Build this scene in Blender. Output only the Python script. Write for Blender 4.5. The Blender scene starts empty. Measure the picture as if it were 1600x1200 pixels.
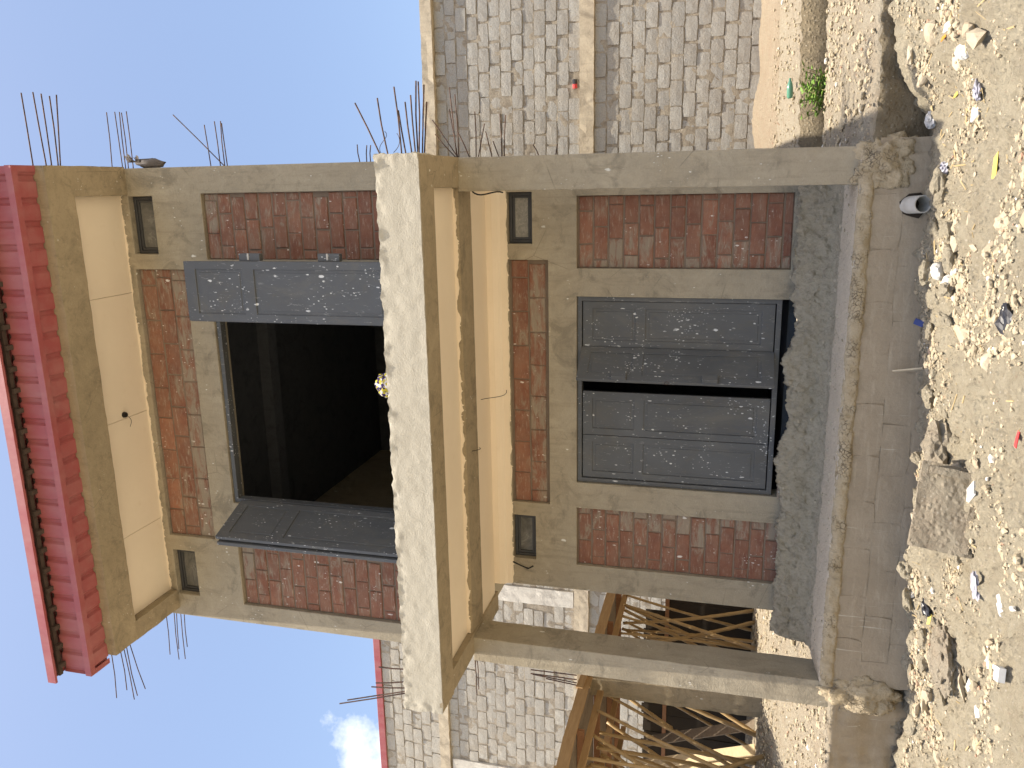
import bpy, bmesh, math, random
from mathutils import Vector, Matrix, noise as mnoise

# ------------------------------------------------------------------ camera, sky, sun, exposure
sc = bpy.context.scene
COL = sc.collection
random.seed(7)

CX, CY, CZ, YAW, PITCH, ROLL, FPX = 3.1883, -8.3456, 0.5964, -0.247, 0.2521, 0.0434, 1273.28
fwd = Vector((math.sin(YAW) * math.cos(PITCH), math.cos(YAW) * math.cos(PITCH), math.sin(PITCH)))
rgt = Vector((math.cos(YAW), -math.sin(YAW), 0))
upv = rgt.cross(fwd)
r2 = rgt * math.cos(ROLL) + upv * math.sin(ROLL)
u2 = -rgt * math.sin(ROLL) + upv * math.cos(ROLL)
cam_data = bpy.data.cameras.new('camera')
cam = bpy.data.objects.new('camera', cam_data)
COL.objects.link(cam)
# the photograph lies on its side: its right edge is the ground, its left edge the sky
ax, ay, az = -u2, r2, -fwd
cam.matrix_world = Matrix(((ax.x, ay.x, az.x, CX), (ax.y, ay.y, az.y, CY), (ax.z, ay.z, az.z, CZ), (0, 0, 0, 1)))
cam_data.sensor_fit = 'HORIZONTAL'
cam_data.sensor_width = 36.0
cam_data.lens = FPX / 1600.0 * 36.0
cam_data.clip_start = 0.05
cam_data.clip_end = 2000.0
sc.camera = cam

SUN_DIR = Vector((-0.035, -0.172, 1.0)).normalized()      # towards the sun
SUN_EL = math.asin(SUN_DIR.z)
SUN_AZ = math.atan2(SUN_DIR.x, SUN_DIR.y)
SKY_STRENGTH = 0.15
SUN_STRENGTH = 4.8
world = bpy.data.worlds.new('World')
sc.world = world
world.use_nodes = True
wn = world.node_tree.nodes
wl = world.node_tree.links
wn.clear()
w_out = wn.new('ShaderNodeOutputWorld')
w_bg = wn.new('ShaderNodeBackground')
w_bg.inputs['Strength'].default_value = SKY_STRENGTH
w_sky = wn.new('ShaderNodeTexSky')
w_sky.sky_type = 'NISHITA'
w_sky.sun_disc = False
w_sky.sun_elevation = SUN_EL
w_sky.sun_rotation = SUN_AZ
w_sky.air_density = 1.0
w_sky.dust_density = 3.8
w_sky.ozone_density = 0.3
w_sky.altitude = 300
# one bank of cumulus low over the left-hand plot
w_tc = wn.new('ShaderNodeTexCoord')
w_no = wn.new('ShaderNodeTexNoise')
w_no.inputs['Scale'].default_value = 9.0
w_no.inputs['Detail'].default_value = 9.0
w_no.inputs['Roughness'].default_value = 0.6
w_dist = wn.new('ShaderNodeVectorMath'); w_dist.operation = 'DISTANCE'
w_dist.inputs[1].default_value = Vector((-.66, .69, .29)).normalized()
w_r1 = wn.new('ShaderNodeMapRange')
w_r1.inputs['From Min'].default_value = 0.02; w_r1.inputs['From Max'].default_value = 0.19
w_r1.inputs['To Min'].default_value = 0.34; w_r1.inputs['To Max'].default_value = -0.25
w_add = wn.new('ShaderNodeMath'); w_add.operation = 'ADD'
w_ramp = wn.new('ShaderNodeValToRGB')
w_ramp.color_ramp.elements[0].position = 0.50
w_ramp.color_ramp.elements[1].position = 0.66
w_mix = wn.new('ShaderNodeMix')
w_mix.data_type = 'RGBA'
w_mix.inputs['B'].default_value = (5.6, 5.7, 5.9, 1)
wl.new(w_tc.outputs['Generated'], w_no.inputs['Vector'])
wl.new(w_tc.outputs['Generated'], w_dist.inputs[0])
wl.new(w_dist.outputs['Value'], w_r1.inputs['Value'])
wl.new(w_no.outputs['Fac'], w_add.inputs[0]); wl.new(w_r1.outputs['Result'], w_add.inputs[1])
wl.new(w_add.outputs[0], w_ramp.inputs['Fac'])
wl.new(w_ramp.outputs['Color'], w_mix.inputs['Factor'])
wl.new(w_sky.outputs['Color'], w_mix.inputs['A'])
wl.new(w_mix.outputs['Result'], w_bg.inputs['Color'])
wl.new(w_bg.outputs['Background'], w_out.inputs['Surface'])

sun_data = bpy.data.lights.new('sun', 'SUN')
sun_data.energy = SUN_STRENGTH
sun_data.angle = math.radians(0.53)
sun_data.color = (1.0, 0.92, 0.79)
sun = bpy.data.objects.new('sun', sun_data)
sun.rotation_euler = (-SUN_DIR).to_track_quat('-Z', 'Y').to_euler()
sun.location = SUN_DIR * 40
COL.objects.link(sun)

sc.view_settings.view_transform = 'Standard'
sc.view_settings.look = 'None'
sc.view_settings.exposure = 0.81
sc.view_settings.gamma = 1.0
sc.view_settings.use_curve_mapping = False
sc.render.engine = 'CYCLES'
sc.cycles.use_denoising = True
sc.cycles.max_bounces = 8
sc.cycles.diffuse_bounces = 5

# ------------------------------------------------------------------ materials
class NT:
    def __init__(s, m):
        s.n = m.node_tree.nodes; s.l = m.node_tree.links
    def new(s, t, **k):
        nd = s.n.new(t)
        for a, b in k.items(): setattr(nd, a, b)
        return nd
    def put(s, sock, v):
        if hasattr(v, 'is_output') or isinstance(v, bpy.types.NodeSocket): s.l.new(v, sock)
        else: sock.default_value = v
    def pos(s, scale=(1, 1, 1), rot=(0, 0, 0)):
        g = s.new('ShaderNodeNewGeometry'); m = s.new('ShaderNodeMapping')
        m.inputs['Scale'].default_value = scale; m.inputs['Rotation'].default_value = rot
        s.l.new(g.outputs['Position'], m.inputs['Vector']); return m.outputs['Vector']
    def noise(s, scale, detail=4, rough=.55, vec=None, dist=0):
        nd = s.new('ShaderNodeTexNoise')
        nd.inputs['Scale'].default_value = scale; nd.inputs['Detail'].default_value = detail
        nd.inputs['Roughness'].default_value = rough; nd.inputs['Distortion'].default_value = dist
        s.l.new(vec if vec is not None else s.pos(), nd.inputs['Vector']); return nd.outputs['Fac']
    def vor(s, scale, vec=None, feature='F1', out='Distance'):
        nd = s.new('ShaderNodeTexVoronoi', feature=feature)
        nd.inputs['Scale'].default_value = scale
        s.l.new(vec if vec is not None else s.pos(), nd.inputs['Vector']); return nd.outputs[out]
    def ramp(s, fac, p0, p1, c0=0., c1=1.):
        nd = s.new('ShaderNodeMapRange'); nd.clamp = True
        s.put(nd.inputs['Value'], fac)
        nd.inputs['From Min'].default_value = p0; nd.inputs['From Max'].default_value = p1
        nd.inputs['To Min'].default_value = c0; nd.inputs['To Max'].default_value = c1
        return nd.outputs['Result']
    def math(s, op, a, b=0.):
        nd = s.new('ShaderNodeMath', operation=op); s.put(nd.inputs[0], a); s.put(nd.inputs[1], b); return nd.outputs[0]
    def mix(s, fac, a, b, blend='MIX'):
        nd = s.new('ShaderNodeMix', data_type='RGBA', blend_type=blend)
        s.put(nd.inputs['Factor'], fac)
        s.put(nd.inputs['A'], (*a, 1) if isinstance(a, tuple) and len(a) == 3 else a)
        s.put(nd.inputs['B'], (*b, 1) if isinstance(b, tuple) and len(b) == 3 else b)
        return nd.outputs['Result']

def material(name, build, rough=.9, metallic=0., spec=.3):
    m = bpy.data.materials.new(name); m.use_nodes = True
    t = NT(m); b = t.n['Principled BSDF']
    b.inputs['Roughness'].default_value = rough; b.inputs['Metallic'].default_value = metallic
    b.inputs['Specular IOR Level'].default_value = spec
    r = build(t)
    if isinstance(r, tuple): r = {'c': r}
    if not isinstance(r, dict): r = {'c': r}
    c = r['c']
    t.put(b.inputs['Base Color'], (*c, 1) if isinstance(c, tuple) else c)
    if 'r' in r: t.put(b.inputs['Roughness'], r['r'])
    if 'h' in r:
        bp = t.new('ShaderNodeBump'); bp.inputs['Strength'].default_value = r.get('hs', .5)
        bp.inputs['Distance'].default_value = r.get('hd', .01)
        t.l.new(r['h'], bp.inputs['Height']); t.l.new(bp.outputs['Normal'], b.inputs['Normal'])
    return m

def spatter(t, col, amount=1.0, white=(.72, .70, .64), stretch=(1, 1, .42)):
    """droplets and drips of white paint that workers left behind"""
    out = col
    for sc_, thr, gate, rot in ((13, .20, .60, (0, .08, .2)), (25, .22, .60, (0, -.1, .5)), (5.5, .12, .60, (0, .15, .3)), (44, .26, .625, (0, .3, .1))):
        v = t.pos(stretch, rot)
        d = t.vor(sc_, v)
        w = t.noise(sc_ * 2.4, 2, .6, v)
        d = t.math('ADD', d, t.ramp(w, .3, .7, -.05, .13))
        sep = t.new('ShaderNodeSeparateColor'); t.l.new(t.vor(sc_, v, 'F1', 'Color'), sep.inputs[0])
        d = t.math('ADD', d, t.ramp(sep.outputs[0], .25, .8, 0, .14))
        spot = t.ramp(d, thr * .75, thr, 1, 0)
        g = t.ramp(t.noise(1.3 + sc_ * .05, 4, .65), gate - .035 * amount, gate - .035 * amount + .05, 0, .92)
        out = t.mix(t.math('MULTIPLY', spot, g), out, white)
    return out

def b_plaster(c1, c2, c3, spat=1., fine=1.):
    def f(t):
        n1 = t.noise(1.1, 6, .6, dist=.6); n2 = t.noise(6, 6, .65, dist=.4)
        c = t.mix(t.ramp(n1, .3, .7), c1, c2)
        c = t.mix(t.ramp(n2, .45, .75, 0, .75), c, c3)
        bl = t.noise(2.6, 7, .7, dist=1.2)
        c = t.mix(t.ramp(bl, .53, .64, 0, .6), c, tuple(x * .66 for x in c3))
        c = t.mix(t.ramp(t.noise(1.9, 6, .65, t.pos((1, 1, .6)), 1.5), .56, .72, 0, .5), c, tuple(min(1, x * 1.22) for x in c2))
        c = t.mix(t.ramp(t.noise(48, 4, .75), .5, .8, 0, .4), c, tuple(x * .6 for x in c1))
        st = t.noise(3.0, 5, .7, t.pos((4.5, 4.5, .5)))
        c = t.mix(t.ramp(st, .52, .72, 0, .5), c, tuple(x * .60 for x in c1))
        sw = t.noise(9, 5, .7, t.pos((1, 1, 2.2)), 2.2)
        c = t.mix(t.ramp(sw, .56, .66, 0, .22), c, tuple(min(1, x * 1.25) for x in c2))
        # hairline cracks
        cr = t.vor(1.3, None, 'DISTANCE_TO_EDGE')
        crn = t.ramp(t.noise(2.2, 3, .5), .52, .6)
        crk = t.math('MULTIPLY', t.ramp(cr, .0, .006, 1, 0), crn)
        c = t.mix(t.math('MULTIPLY', crk, .55), c, tuple(x * .4 for x in c1))
        if spat: c = spatter(t, c, spat)
        h = t.math('ADD', t.math('MULTIPLY', t.noise(60, 5, .7), .5 * fine), t.math('MULTIPLY', sw, .5))
        return {'c': c, 'h': h, 'hs': .6, 'hd': .015}
    return f

M = {}
M['plaster'] = material('cement_plaster', b_plaster((.335, .284, .205), (.395, .343, .255), (.285, .248, .185)))
M['plaster_clean'] = material('cement_plaster_soffit', b_plaster((.320, .258, .168), (.37, .303, .205), (.265, .217, .145), spat=.3))

def b_rough_concrete(t):
    n = t.noise(1.6, 5, .6, dist=.5)
    c = t.mix(t.ramp(n, .3, .7), (.465, .42, .33), (.525, .48, .385))
    sw = t.noise(12, 6, .75, t.pos((1, 1, 1.6)), 3.0)
    c = t.mix(t.ramp(sw, .5, .72, 0, .45), c, (.36, .32, .24))
    pits = t.ramp(t.vor(42), .08, .16, 1, 0)
    pits = t.math('MULTIPLY', pits, t.ramp(t.noise(7, 3), .5, .62))
    c = t.mix(t.math('MULTIPLY', pits, .7), c, (.16, .13, .10))
    h = t.math('ADD', t.math('MULTIPLY', sw, .9), t.math('MULTIPLY', t.noise(55, 5, .7), .5))
    h = t.math('SUBTRACT', h, t.math('MULTIPLY', pits, .6))
    return {'c': c, 'h': h, 'hs': .45, 'hd': .016}
M['beam'] = material('rough_cast_concrete', b_rough_concrete)

def b_cream(t):
    n = t.noise(2.0, 4, .6)
    c = t.mix(t.ramp(n, .3, .7), (.84, .73, .575), (.80, .69, .54))
    c = t.mix(t.ramp(t.noise(9, 5, .7), .6, .8, 0, .25), c, (.60, .47, .31))
    return {'c': c, 'h': t.noise(35, 3), 'hs': .1, 'hd': .004}
M['cream'] = material('cream_emulsion', b_cream, rough=.6)

def b_red(t):
    n = t.noise(1.5, 4, .6)
    c = t.mix(t.ramp(n, .3, .7), (.34, .066, .070), (.30, .056, .060))
    dust = t.noise(4, 6, .7, t.pos((1, 1, .35)))
    c = t.mix(t.ramp(dust, .40, .75, .10, .5), c, (.44, .24, .225))
    return {'c': c, 'r': t.ramp(dust, .3, .7, .42, .6), 'h': t.noise(2.2, 3, .6), 'hs': .25, 'hd': .02}
M['red'] = material('red_coated_steel', b_red, rough=.38, spec=.5)
M['dark_timber'] = material('dark_weathered_timber', lambda t: t.mix(t.noise(9, 5, .6, t.pos((1, 1, 6))), (.05, .035, .028), (.11, .085, .07)))

def b_door(t):
    n = t.noise(1.7, 5, .6)
    c = t.mix(t.ramp(n, .3, .7), (.086, .088, .089), (.106, .109, .112))
    grime = t.noise(5, 6, .7, t.pos((1, 1, .6)), .5)
    c = t.mix(t.ramp(grime, .55, .78, 0, .5), c, (.15, .13, .095))
    c = t.mix(t.ramp(t.noise(2.1, 6, .7, t.pos((1, 1, .5)), .8), .50, .74, 0, .55), c, (.17, .155, .125))
    c = t.mix(t.ramp(t.noise(13, 5, .8), .66, .72, 0, .7), c, (.13, .07, .04))
    sm = t.noise(3.3, 6, .8, t.pos((1, 1, 2.4)), 1.2)
    c = t.mix(t.ramp(sm, .66, .72, 0, .55), c, (.30, .27, .18))
    scr = t.noise(16, 3, .8, t.pos((3, 3, .5), (0, .5, 0)))
    c = t.mix(t.ramp(scr, .63, .68, 0, .45), c, (.36, .36, .34))
    c = spatter(t, c, 3.0, (.70, .70, .68))
    c = spatter(t, c, 1.2, (.66, .66, .62), (1.3, 1.3, .7))
    return {'c': c, 'h': t.noise(40, 4), 'hs': .08, 'hd': .004, 'r': t.ramp(grime, .3, .7, .42, .7)}
M['door'] = material('slate_blue_door_paint', b_door, spec=.4)

def b_brick(t):
    oi = t.new('ShaderNodeObjectInfo')
    r = oi.outputs['Random']
    c = t.mix(t.ramp(r, 0, 1), (.215, .092, .058), (.285, .130, .082))
    c = t.mix(t.ramp(r, .955, .965), c, (.33, .14, .085))
    c = t.mix(t.ramp(t.noise(7, 5, .65), .4, .75, 0, .6), c, (.13, .055, .044))
    sm = t.noise(5.5, 6, .72, t.pos((.7, 1, 2.3)), .8)
    big = t.noise(1.6, 4, .6)
    sepc = t.new('ShaderNodeSeparateColor'); t.l.new(oi.outputs['Color'], sepc.inputs[0])
    k = t.ramp(t.math('ADD', t.math('ADD', sm, t.math('MULTIPLY', big, .62)), t.math('MULTIPLY', sepc.outputs[0], .26)), .90, 1.06, 0, .85)
    c = t.mix(t.ramp(t.noise(3.5, 6, .75, t.pos((.8, 1, 1.8)), .6), .40, .72, 0, .5), c, (.30, .21, .15))
    c = t.mix(k, c, (.29, .25, .19))
    sc2 = t.noise(22, 4, .8, t.pos((.35, 1, 2.0), (0, .3, 0)))
    c = t.mix(t.ramp(sc2, .55, .66, 0, .65), c, (.40, .32, .25))
    c = spatter(t, c, 2.0, (.74, .70, .64))
    return {'c': c, 'h': t.math('ADD', t.noise(45, 5, .7), t.math('MULTIPLY', sm, .8)), 'hs': .4, 'hd': .008}
M['brick'] = material('fired_clay_brick', b_brick)
M['brick_mortar'] = material('brick_mortar', lambda t: {'c': t.mix(t.noise(7, 5, .7), (.15, .105, .08), (.26, .205, .15)), 'h': t.noise(50, 4), 'hs': .4, 'hd': .008})

def b_block(tint=(1, 1, 1)):
    def f(t):
        oi = t.new('ShaderNodeObjectInfo')
        c = t.mix(oi.outputs['Random'], tuple(a * b for a, b in zip((.36, .345, .315), tint)), tuple(a * b for a, b in zip((.46, .445, .405), tint)))
        c = t.mix(t.ramp(t.noise(3.2, 5, .7), .4, .75, 0, .55), c, tuple(a * b for a, b in zip((.44, .385, .31), tint)))
        g = t.noise(75, 4, .75)
        c = t.mix(t.ramp(g, .48, .68, 0, .6), c, (.20, .18, .15))
        c = t.mix(t.ramp(t.noise(9, 6, .75), .52, .66, 0, .45), c, (.30, .26, .21))
        c = t.mix(t.ramp(t.noise(1.1, 4, .6), .55, .75, 0, .25), c, (.42, .35, .26))
        return {'c': c, 'h': t.math('ADD', g, t.noise(22, 4)), 'hs': .7, 'hd': .018}
    return f
M['block'] = material('hollow_sandcrete_block', b_block())
M['block_white'] = material('pale_sandcrete_block', b_block((1.08, 1.06, 1.02)))
M['mortar'] = material('lumpy_mortar', lambda t: {'c': t.mix(t.ramp(t.noise(9, 6, .75), .35, .65), (.25, .21, .16), (.42, .365, .285)), 'h': t.noise(38, 5, .75), 'hs': .8, 'hd': .02})
M['tie_beam'] = material('weathered_tie_beam', b_plaster((.52, .44, .32), (.58, .50, .37), (.40, .33, .25), spat=0))
M['pale_render'] = material('pale_render', b_plaster((.62, .58, .50), (.68, .64, .56), (.50, .46, .40), spat=0))

def b_base(t):
    n = t.noise(1.5, 6, .65, dist=.5)
    c = t.mix(t.ramp(n, .3, .7), (.32, .255, .175), (.375, .305, .215))
    st = t.noise(4, 6, .7, t.pos((2.5, 2.5, .5)))
    c = t.mix(t.ramp(st, .5, .8, 0, .5), c, (.28, .22, .155))
    hz = t.noise(5, 5, .7, t.pos((.5, 1, 3.2)), .5)
    c = t.mix(t.ramp(hz, .52, .75, 0, .5), c, (.52, .44, .33))
    c = t.mix(t.ramp(t.noise(7, 6, .75), .5, .72, 0, .5), c, (.25, .20, .14))
    dr = t.noise(7, 4, .6, t.pos((3.4, 1, .12)))
    c = t.mix(t.ramp(dr, .66, .70, 0, .6), c, (.60, .54, .43))
    return {'c': c, 'h': t.math('ADD', t.noise(30, 5, .7), t.math('MULTIPLY', n, 1.5)), 'hs': .5, 'hd': .015}
M['base_wall'] = material('rendered_base_blocks', b_base)

def b_walk(t):
    n = t.noise(2.2, 6, .65)
    c = t.mix(t.ramp(n, .3, .7), (.58, .495, .375), (.65, .56, .43))
    c = t.mix(t.ramp(t.noise(11, 6, .75), .55, .8, 0, .5), c, (.32, .265, .20))
    bits = t.math('MULTIPLY', t.ramp(t.vor(30), .10, .16, 1, 0), t.ramp(t.noise(6, 3), .5, .6))
    c = t.mix(bits, c, (.58, .55, .49))
    return {'c': c, 'h': t.math('ADD', t.noise(24, 6, .75), t.math('MULTIPLY', bits, .5)), 'hs': 1.0, 'hd': .03}
M['walkway'] = material('trodden_cement_floor', b_walk)

def b_step(t):
    c = t.mix(t.ramp(t.noise(3, 6, .7), .3, .7), (.49, .425, .31), (.58, .51, .385))
    c = t.mix(t.ramp(t.noise(16, 6, .8), .50, .72, 0, .6), c, (.22, .185, .13))
    bits = t.math('MULTIPLY', t.ramp(t.vor(38), .12, .2, 1, 0), t.ramp(t.noise(8, 3), .5, .58))
    c = t.mix(t.math('MULTIPLY', bits, .5), c, (.52, .48, .40))
    return {'c': c, 'h': t.math('ADD', t.noise(26, 6, .8), t.math('MULTIPLY', t.noise(9, 4), 1.2)), 'hs': 1.0, 'hd': .05}
M['step_concrete'] = material('raw_step_concrete', b_step)
def b_crumbly(t):
    c = t.mix(t.ramp(t.noise(6, 6, .75), .3, .7), (.36, .28, .17), (.50, .41, .28))
    v = t.pos((1, 1, 1)); n_ = t.noise(14, 4, .7)
    mx = t.new('ShaderNodeVectorMath', operation='SCALE'); t.l.new(v, mx.inputs[0]); t.put(mx.inputs['Scale'], t.ramp(n_, 0, 1, .985, 1.015))
    cr = t.ramp(t.vor(28, mx.outputs[0], 'DISTANCE_TO_EDGE'), .0, .07, 1, 0)
    gate = t.ramp(t.noise(5, 4, .7), .50, .64)
    cr = t.math('MULTIPLY', cr, gate)
    c = t.mix(t.math('MULTIPLY', cr, .7), c, (.14, .105, .07))
    h = t.math('SUBTRACT', t.noise(30, 5, .7), t.math('MULTIPLY', cr, 1.2))
    return {'c': c, 'h': h, 'hs': .9, 'hd': .025}
M['crumbly'] = material('cracked_mortar', b_crumbly)
def b_earth(c1, c2, c3):
    def f(t):
        c = t.mix(t.ramp(t.noise(.9, 6, .65), .3, .7), c1, c2)
        c = t.mix(t.ramp(t.noise(5, 7, .75), .45, .72, 0, .7), c, c3)
        c = t.mix(t.ramp(t.noise(28, 5, .8), .52, .72, 0, .4), c, tuple(x * .65 for x in c3))
        v = t.vor(34, None, 'F1', 'Color')
        sep = t.new('ShaderNodeSeparateColor'); t.l.new(v, sep.inputs[0])
        peb = t.math('MULTIPLY', t.ramp(sep.outputs[0], .62, .7), t.ramp(t.vor(34), .18, .3, 1, 0))
        c = t.mix(t.math('MULTIPLY', peb, .8), c, t.mix(sep.outputs[1], (.60, .54, .43), (.36, .28, .20)))
        h = t.math('ADD', t.noise(26, 7, .8), t.math('MULTIPLY', t.ramp(t.vor(22), .0, .45, 1, 0), .5))
        return {'c': c, 'h': h, 'hs': 1.0, 'hd': .05}
    return f
M['red_earth'] = material('reddish_loose_earth', b_earth((.36, .29, .205), (.41, .335, .24), (.34, .24, .165)))
M['ground'] = material('dry_rubble_ground', b_earth((.42, .36, .255), (.48, .42, .305), (.31, .255, .175)))
M['earth'] = material('packed_earth_fill', b_earth((.40, .34, .25), (.46, .40, .30), (.35, .265, .185)))
M['stone'] = material('loose_stone', lambda t: (lambda oi: {'c': t.mix(t.ramp(t.noise(14, 5, .7), .35, .7, 0, .5), t.mix(oi.outputs['Random'], (.38, .31, .215), (.54, .465, .345)), (.31, .25, .17)), 'h': t.noise(30, 5, .7), 'hs': .6, 'hd': .015})(t.new('ShaderNodeObjectInfo')))
def b_gravel(t):
    g_ = t.new('ShaderNodeNewGeometry'); r = g_.outputs['Random Per Island']
    c = t.mix(r, (.35, .285, .19), (.47, .395, .275))
    c = t.mix(t.ramp(r, .955, .96), c, (.40, .24, .16)); c = t.mix(t.ramp(r, .975, .98), c, (.66, .63, .56))
    c = t.mix(t.ramp(t.noise(40, 3), .4, .7, 0, .4), c, (.28, .23, .16))
    return {'c': c}
M['gravel'] = material('mixed_gravel', b_gravel)
M['cut_soil_shade'] = material('painted_shade_cut_soil', b_earth((.30, .24, .155), (.36, .295, .20), (.22, .175, .115)))  # cut soil darkened to paint in the shade on bank and trench faces
M['rebar'] = material('rusty_rebar', lambda t: {'c': t.mix(t.ramp(t.noise(25, 4), .35, .65), (.045, .032, .030), (.13, .07, .045)), 'h': t.noise(160, 2), 'hs': .5, 'hd': .004}, rough=.7, metallic=.2)
M['frame'] = material('dark_window_frame', lambda t: t.mix(t.noise(8, 4), (.035, .036, .040), (.065, .065, .068)), rough=.4, spec=.5)
def b_glass(t):
    n = t.noise(4, 5, .7, t.pos((1, 1, 1)), 1.0)
    return {'c': t.mix(t.ramp(n, .35, .7), (.085, .085, .08), (.20, .19, .17)), 'r': t.ramp(n, .3, .7, .08, .35)}
M['glass'] = material('dusty_window_glass', b_glass, spec=.6)
M['glass_smeared'] = material('whitewash_smeared_glass', lambda t: {'c': t.mix(t.ramp(t.noise(11, 6, .75, None, 2.5), .35, .65), (.20, .195, .175), (.36, .34, .30)), 'r': .4}, spec=.5)
M['pvc'] = material('grey_pvc', lambda t: t.mix(t.ramp(t.noise(9, 5), .4, .8), (.52, .50, .45), (.38, .35, .30)), rough=.5, spec=.4)
def b_wood(c1, c2):
    def f(t):
        n = t.noise(5, 6, .65, t.pos((6, .7, 6)), .8)
        return {'c': t.mix(t.ramp(n, .3, .7), c1, c2), 'h': n, 'hs': .2, 'hd': .006}
    return f
M['formwork'] = material('formwork_timber', b_wood((.38, .23, .105), (.50, .335, .17)), rough=.75)
M['old_plank'] = material('greyed_plank', b_wood((.19, .145, .10), (.28, .225, .165)), rough=.85)
M['new_plank'] = material('fresh_plank', b_wood((.62, .48, .28), (.72, .58, .37)), rough=.75)
M['red_post'] = material('reddish_timber_post', b_wood((.27, .13, .07), (.35, .19, .10)), rough=.75)
M['bamboo'] = material('dry_bamboo', lambda t: {'c': t.mix(t.ramp(t.noise(4, 5, .7), .3, .7), (.36, .235, .10), (.47, .33, .165)), 'r': .5}, spec=.4)
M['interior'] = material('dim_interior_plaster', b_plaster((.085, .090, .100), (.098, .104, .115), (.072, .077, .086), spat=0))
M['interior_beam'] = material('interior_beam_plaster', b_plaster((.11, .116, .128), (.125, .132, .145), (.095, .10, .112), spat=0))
M['painted_shade'] = material('near_black_shade', lambda t: t.mix(t.noise(6, 4), (.030, .022, .015), (.05, .038, .027)), rough=.9)  # near-black colour standing for shade in the pipe hole and behind the props
def b_cloth(t):
    sep = t.new('ShaderNodeSeparateColor'); t.l.new(t.vor(42, t.pos((1, 1, 1)), 'F1', 'Color'), sep.inputs[0])
    c = t.mix(t.ramp(sep.outputs[0], .58, .60), (.028, .012, .075), (.42, .36, .035))
    c = t.mix(t.ramp(sep.outputs[1], .80, .82), c, (.55, .53, .53))
    return {'c': c}
M['print_cloth'] = material('printed_cotton', b_cloth, rough=.85)
def flat(name, c, rough=.7, spec=.3, var=.2):
    return material(name, lambda t: t.mix(t.ramp(t.noise(12, 4, .6), .3, .7), c, tuple(x * (1 - var) for x in c)), rough=rough, spec=spec)
M['white'] = flat('white_chip', (.80, .79, .75))
M['bag'] = flat('white_plastic_film', (.52, .51, .50), .35, .5)
M['lilac_bag'] = flat('lilac_plastic_film', (.36, .35, .40), .35, .5)
M['black_bag'] = flat('black_plastic_film', (.03, .03, .035), .3, .5)
M['yellow'] = flat('yellow_wrapper', (.66, .52, .12), .45)
M['orange'] = flat('orange_wrapper', (.72, .28, .04), .5)
M['redscrap'] = flat('red_scrap', (.62, .06, .06), .5)
M['blue'] = flat('blue_sachet', (.05, .07, .22), .4)
M['stick'] = flat('pale_stick', (.62, .52, .36), .8)
M['green_plastic'] = flat('green_bottle_plastic', (.12, .30, .21), .2, .5)
M['leaf'] = material('green_leaf', lambda t: (lambda oi: t.mix(t.noise(20, 3), (.10, .20, .025), (.20, .33, .05)))(None), rough=.55)
M['stem'] = flat('plant_stem', (.12, .16, .05))
M['straw'] = flat('dry_straw', (.50, .38, .20), .9)
M['wire'] = flat('black_wire', (.02, .018, .016), .6)
M['sack'] = flat('grey_torn_sacking', (.16, .14, .13), .9, .2, .5)

# ------------------------------------------------------------------ object helpers
ORI = {}
def link(name, data, parent=None, origin=(0, 0, 0)):
    o = bpy.data.objects.new(name, data)
    COL.objects.link(o)
    origin = Vector(origin)
    ORI[o.name] = origin
    if parent is not None:
        o.parent = parent
        o.location = origin - ORI[parent.name]
    else:
        o.location = origin
    return o
def tag(o, label=None, cat=None, group=None, kind=None):
    if label: o['label'] = label
    if cat: o['category'] = cat
    if group: o['group'] = group
    if kind: o['kind'] = kind
    return o
def thing(name, loc, label, cat, group=None):
    return tag(link(name, None, None, loc), label, cat, group)

def nz(p, s, seed=0):
    return mnoise.noise(Vector(p) * s + Vector((seed * 13.7, seed * 7.3, seed * 3.1)))
def fbm(p, s, o=4, seed=0):
    return mnoise.fractal(Vector(p) * s + Vector((seed * 13.7, seed * 7.3, seed * 3.1)), .9, 2.0, o)

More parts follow.
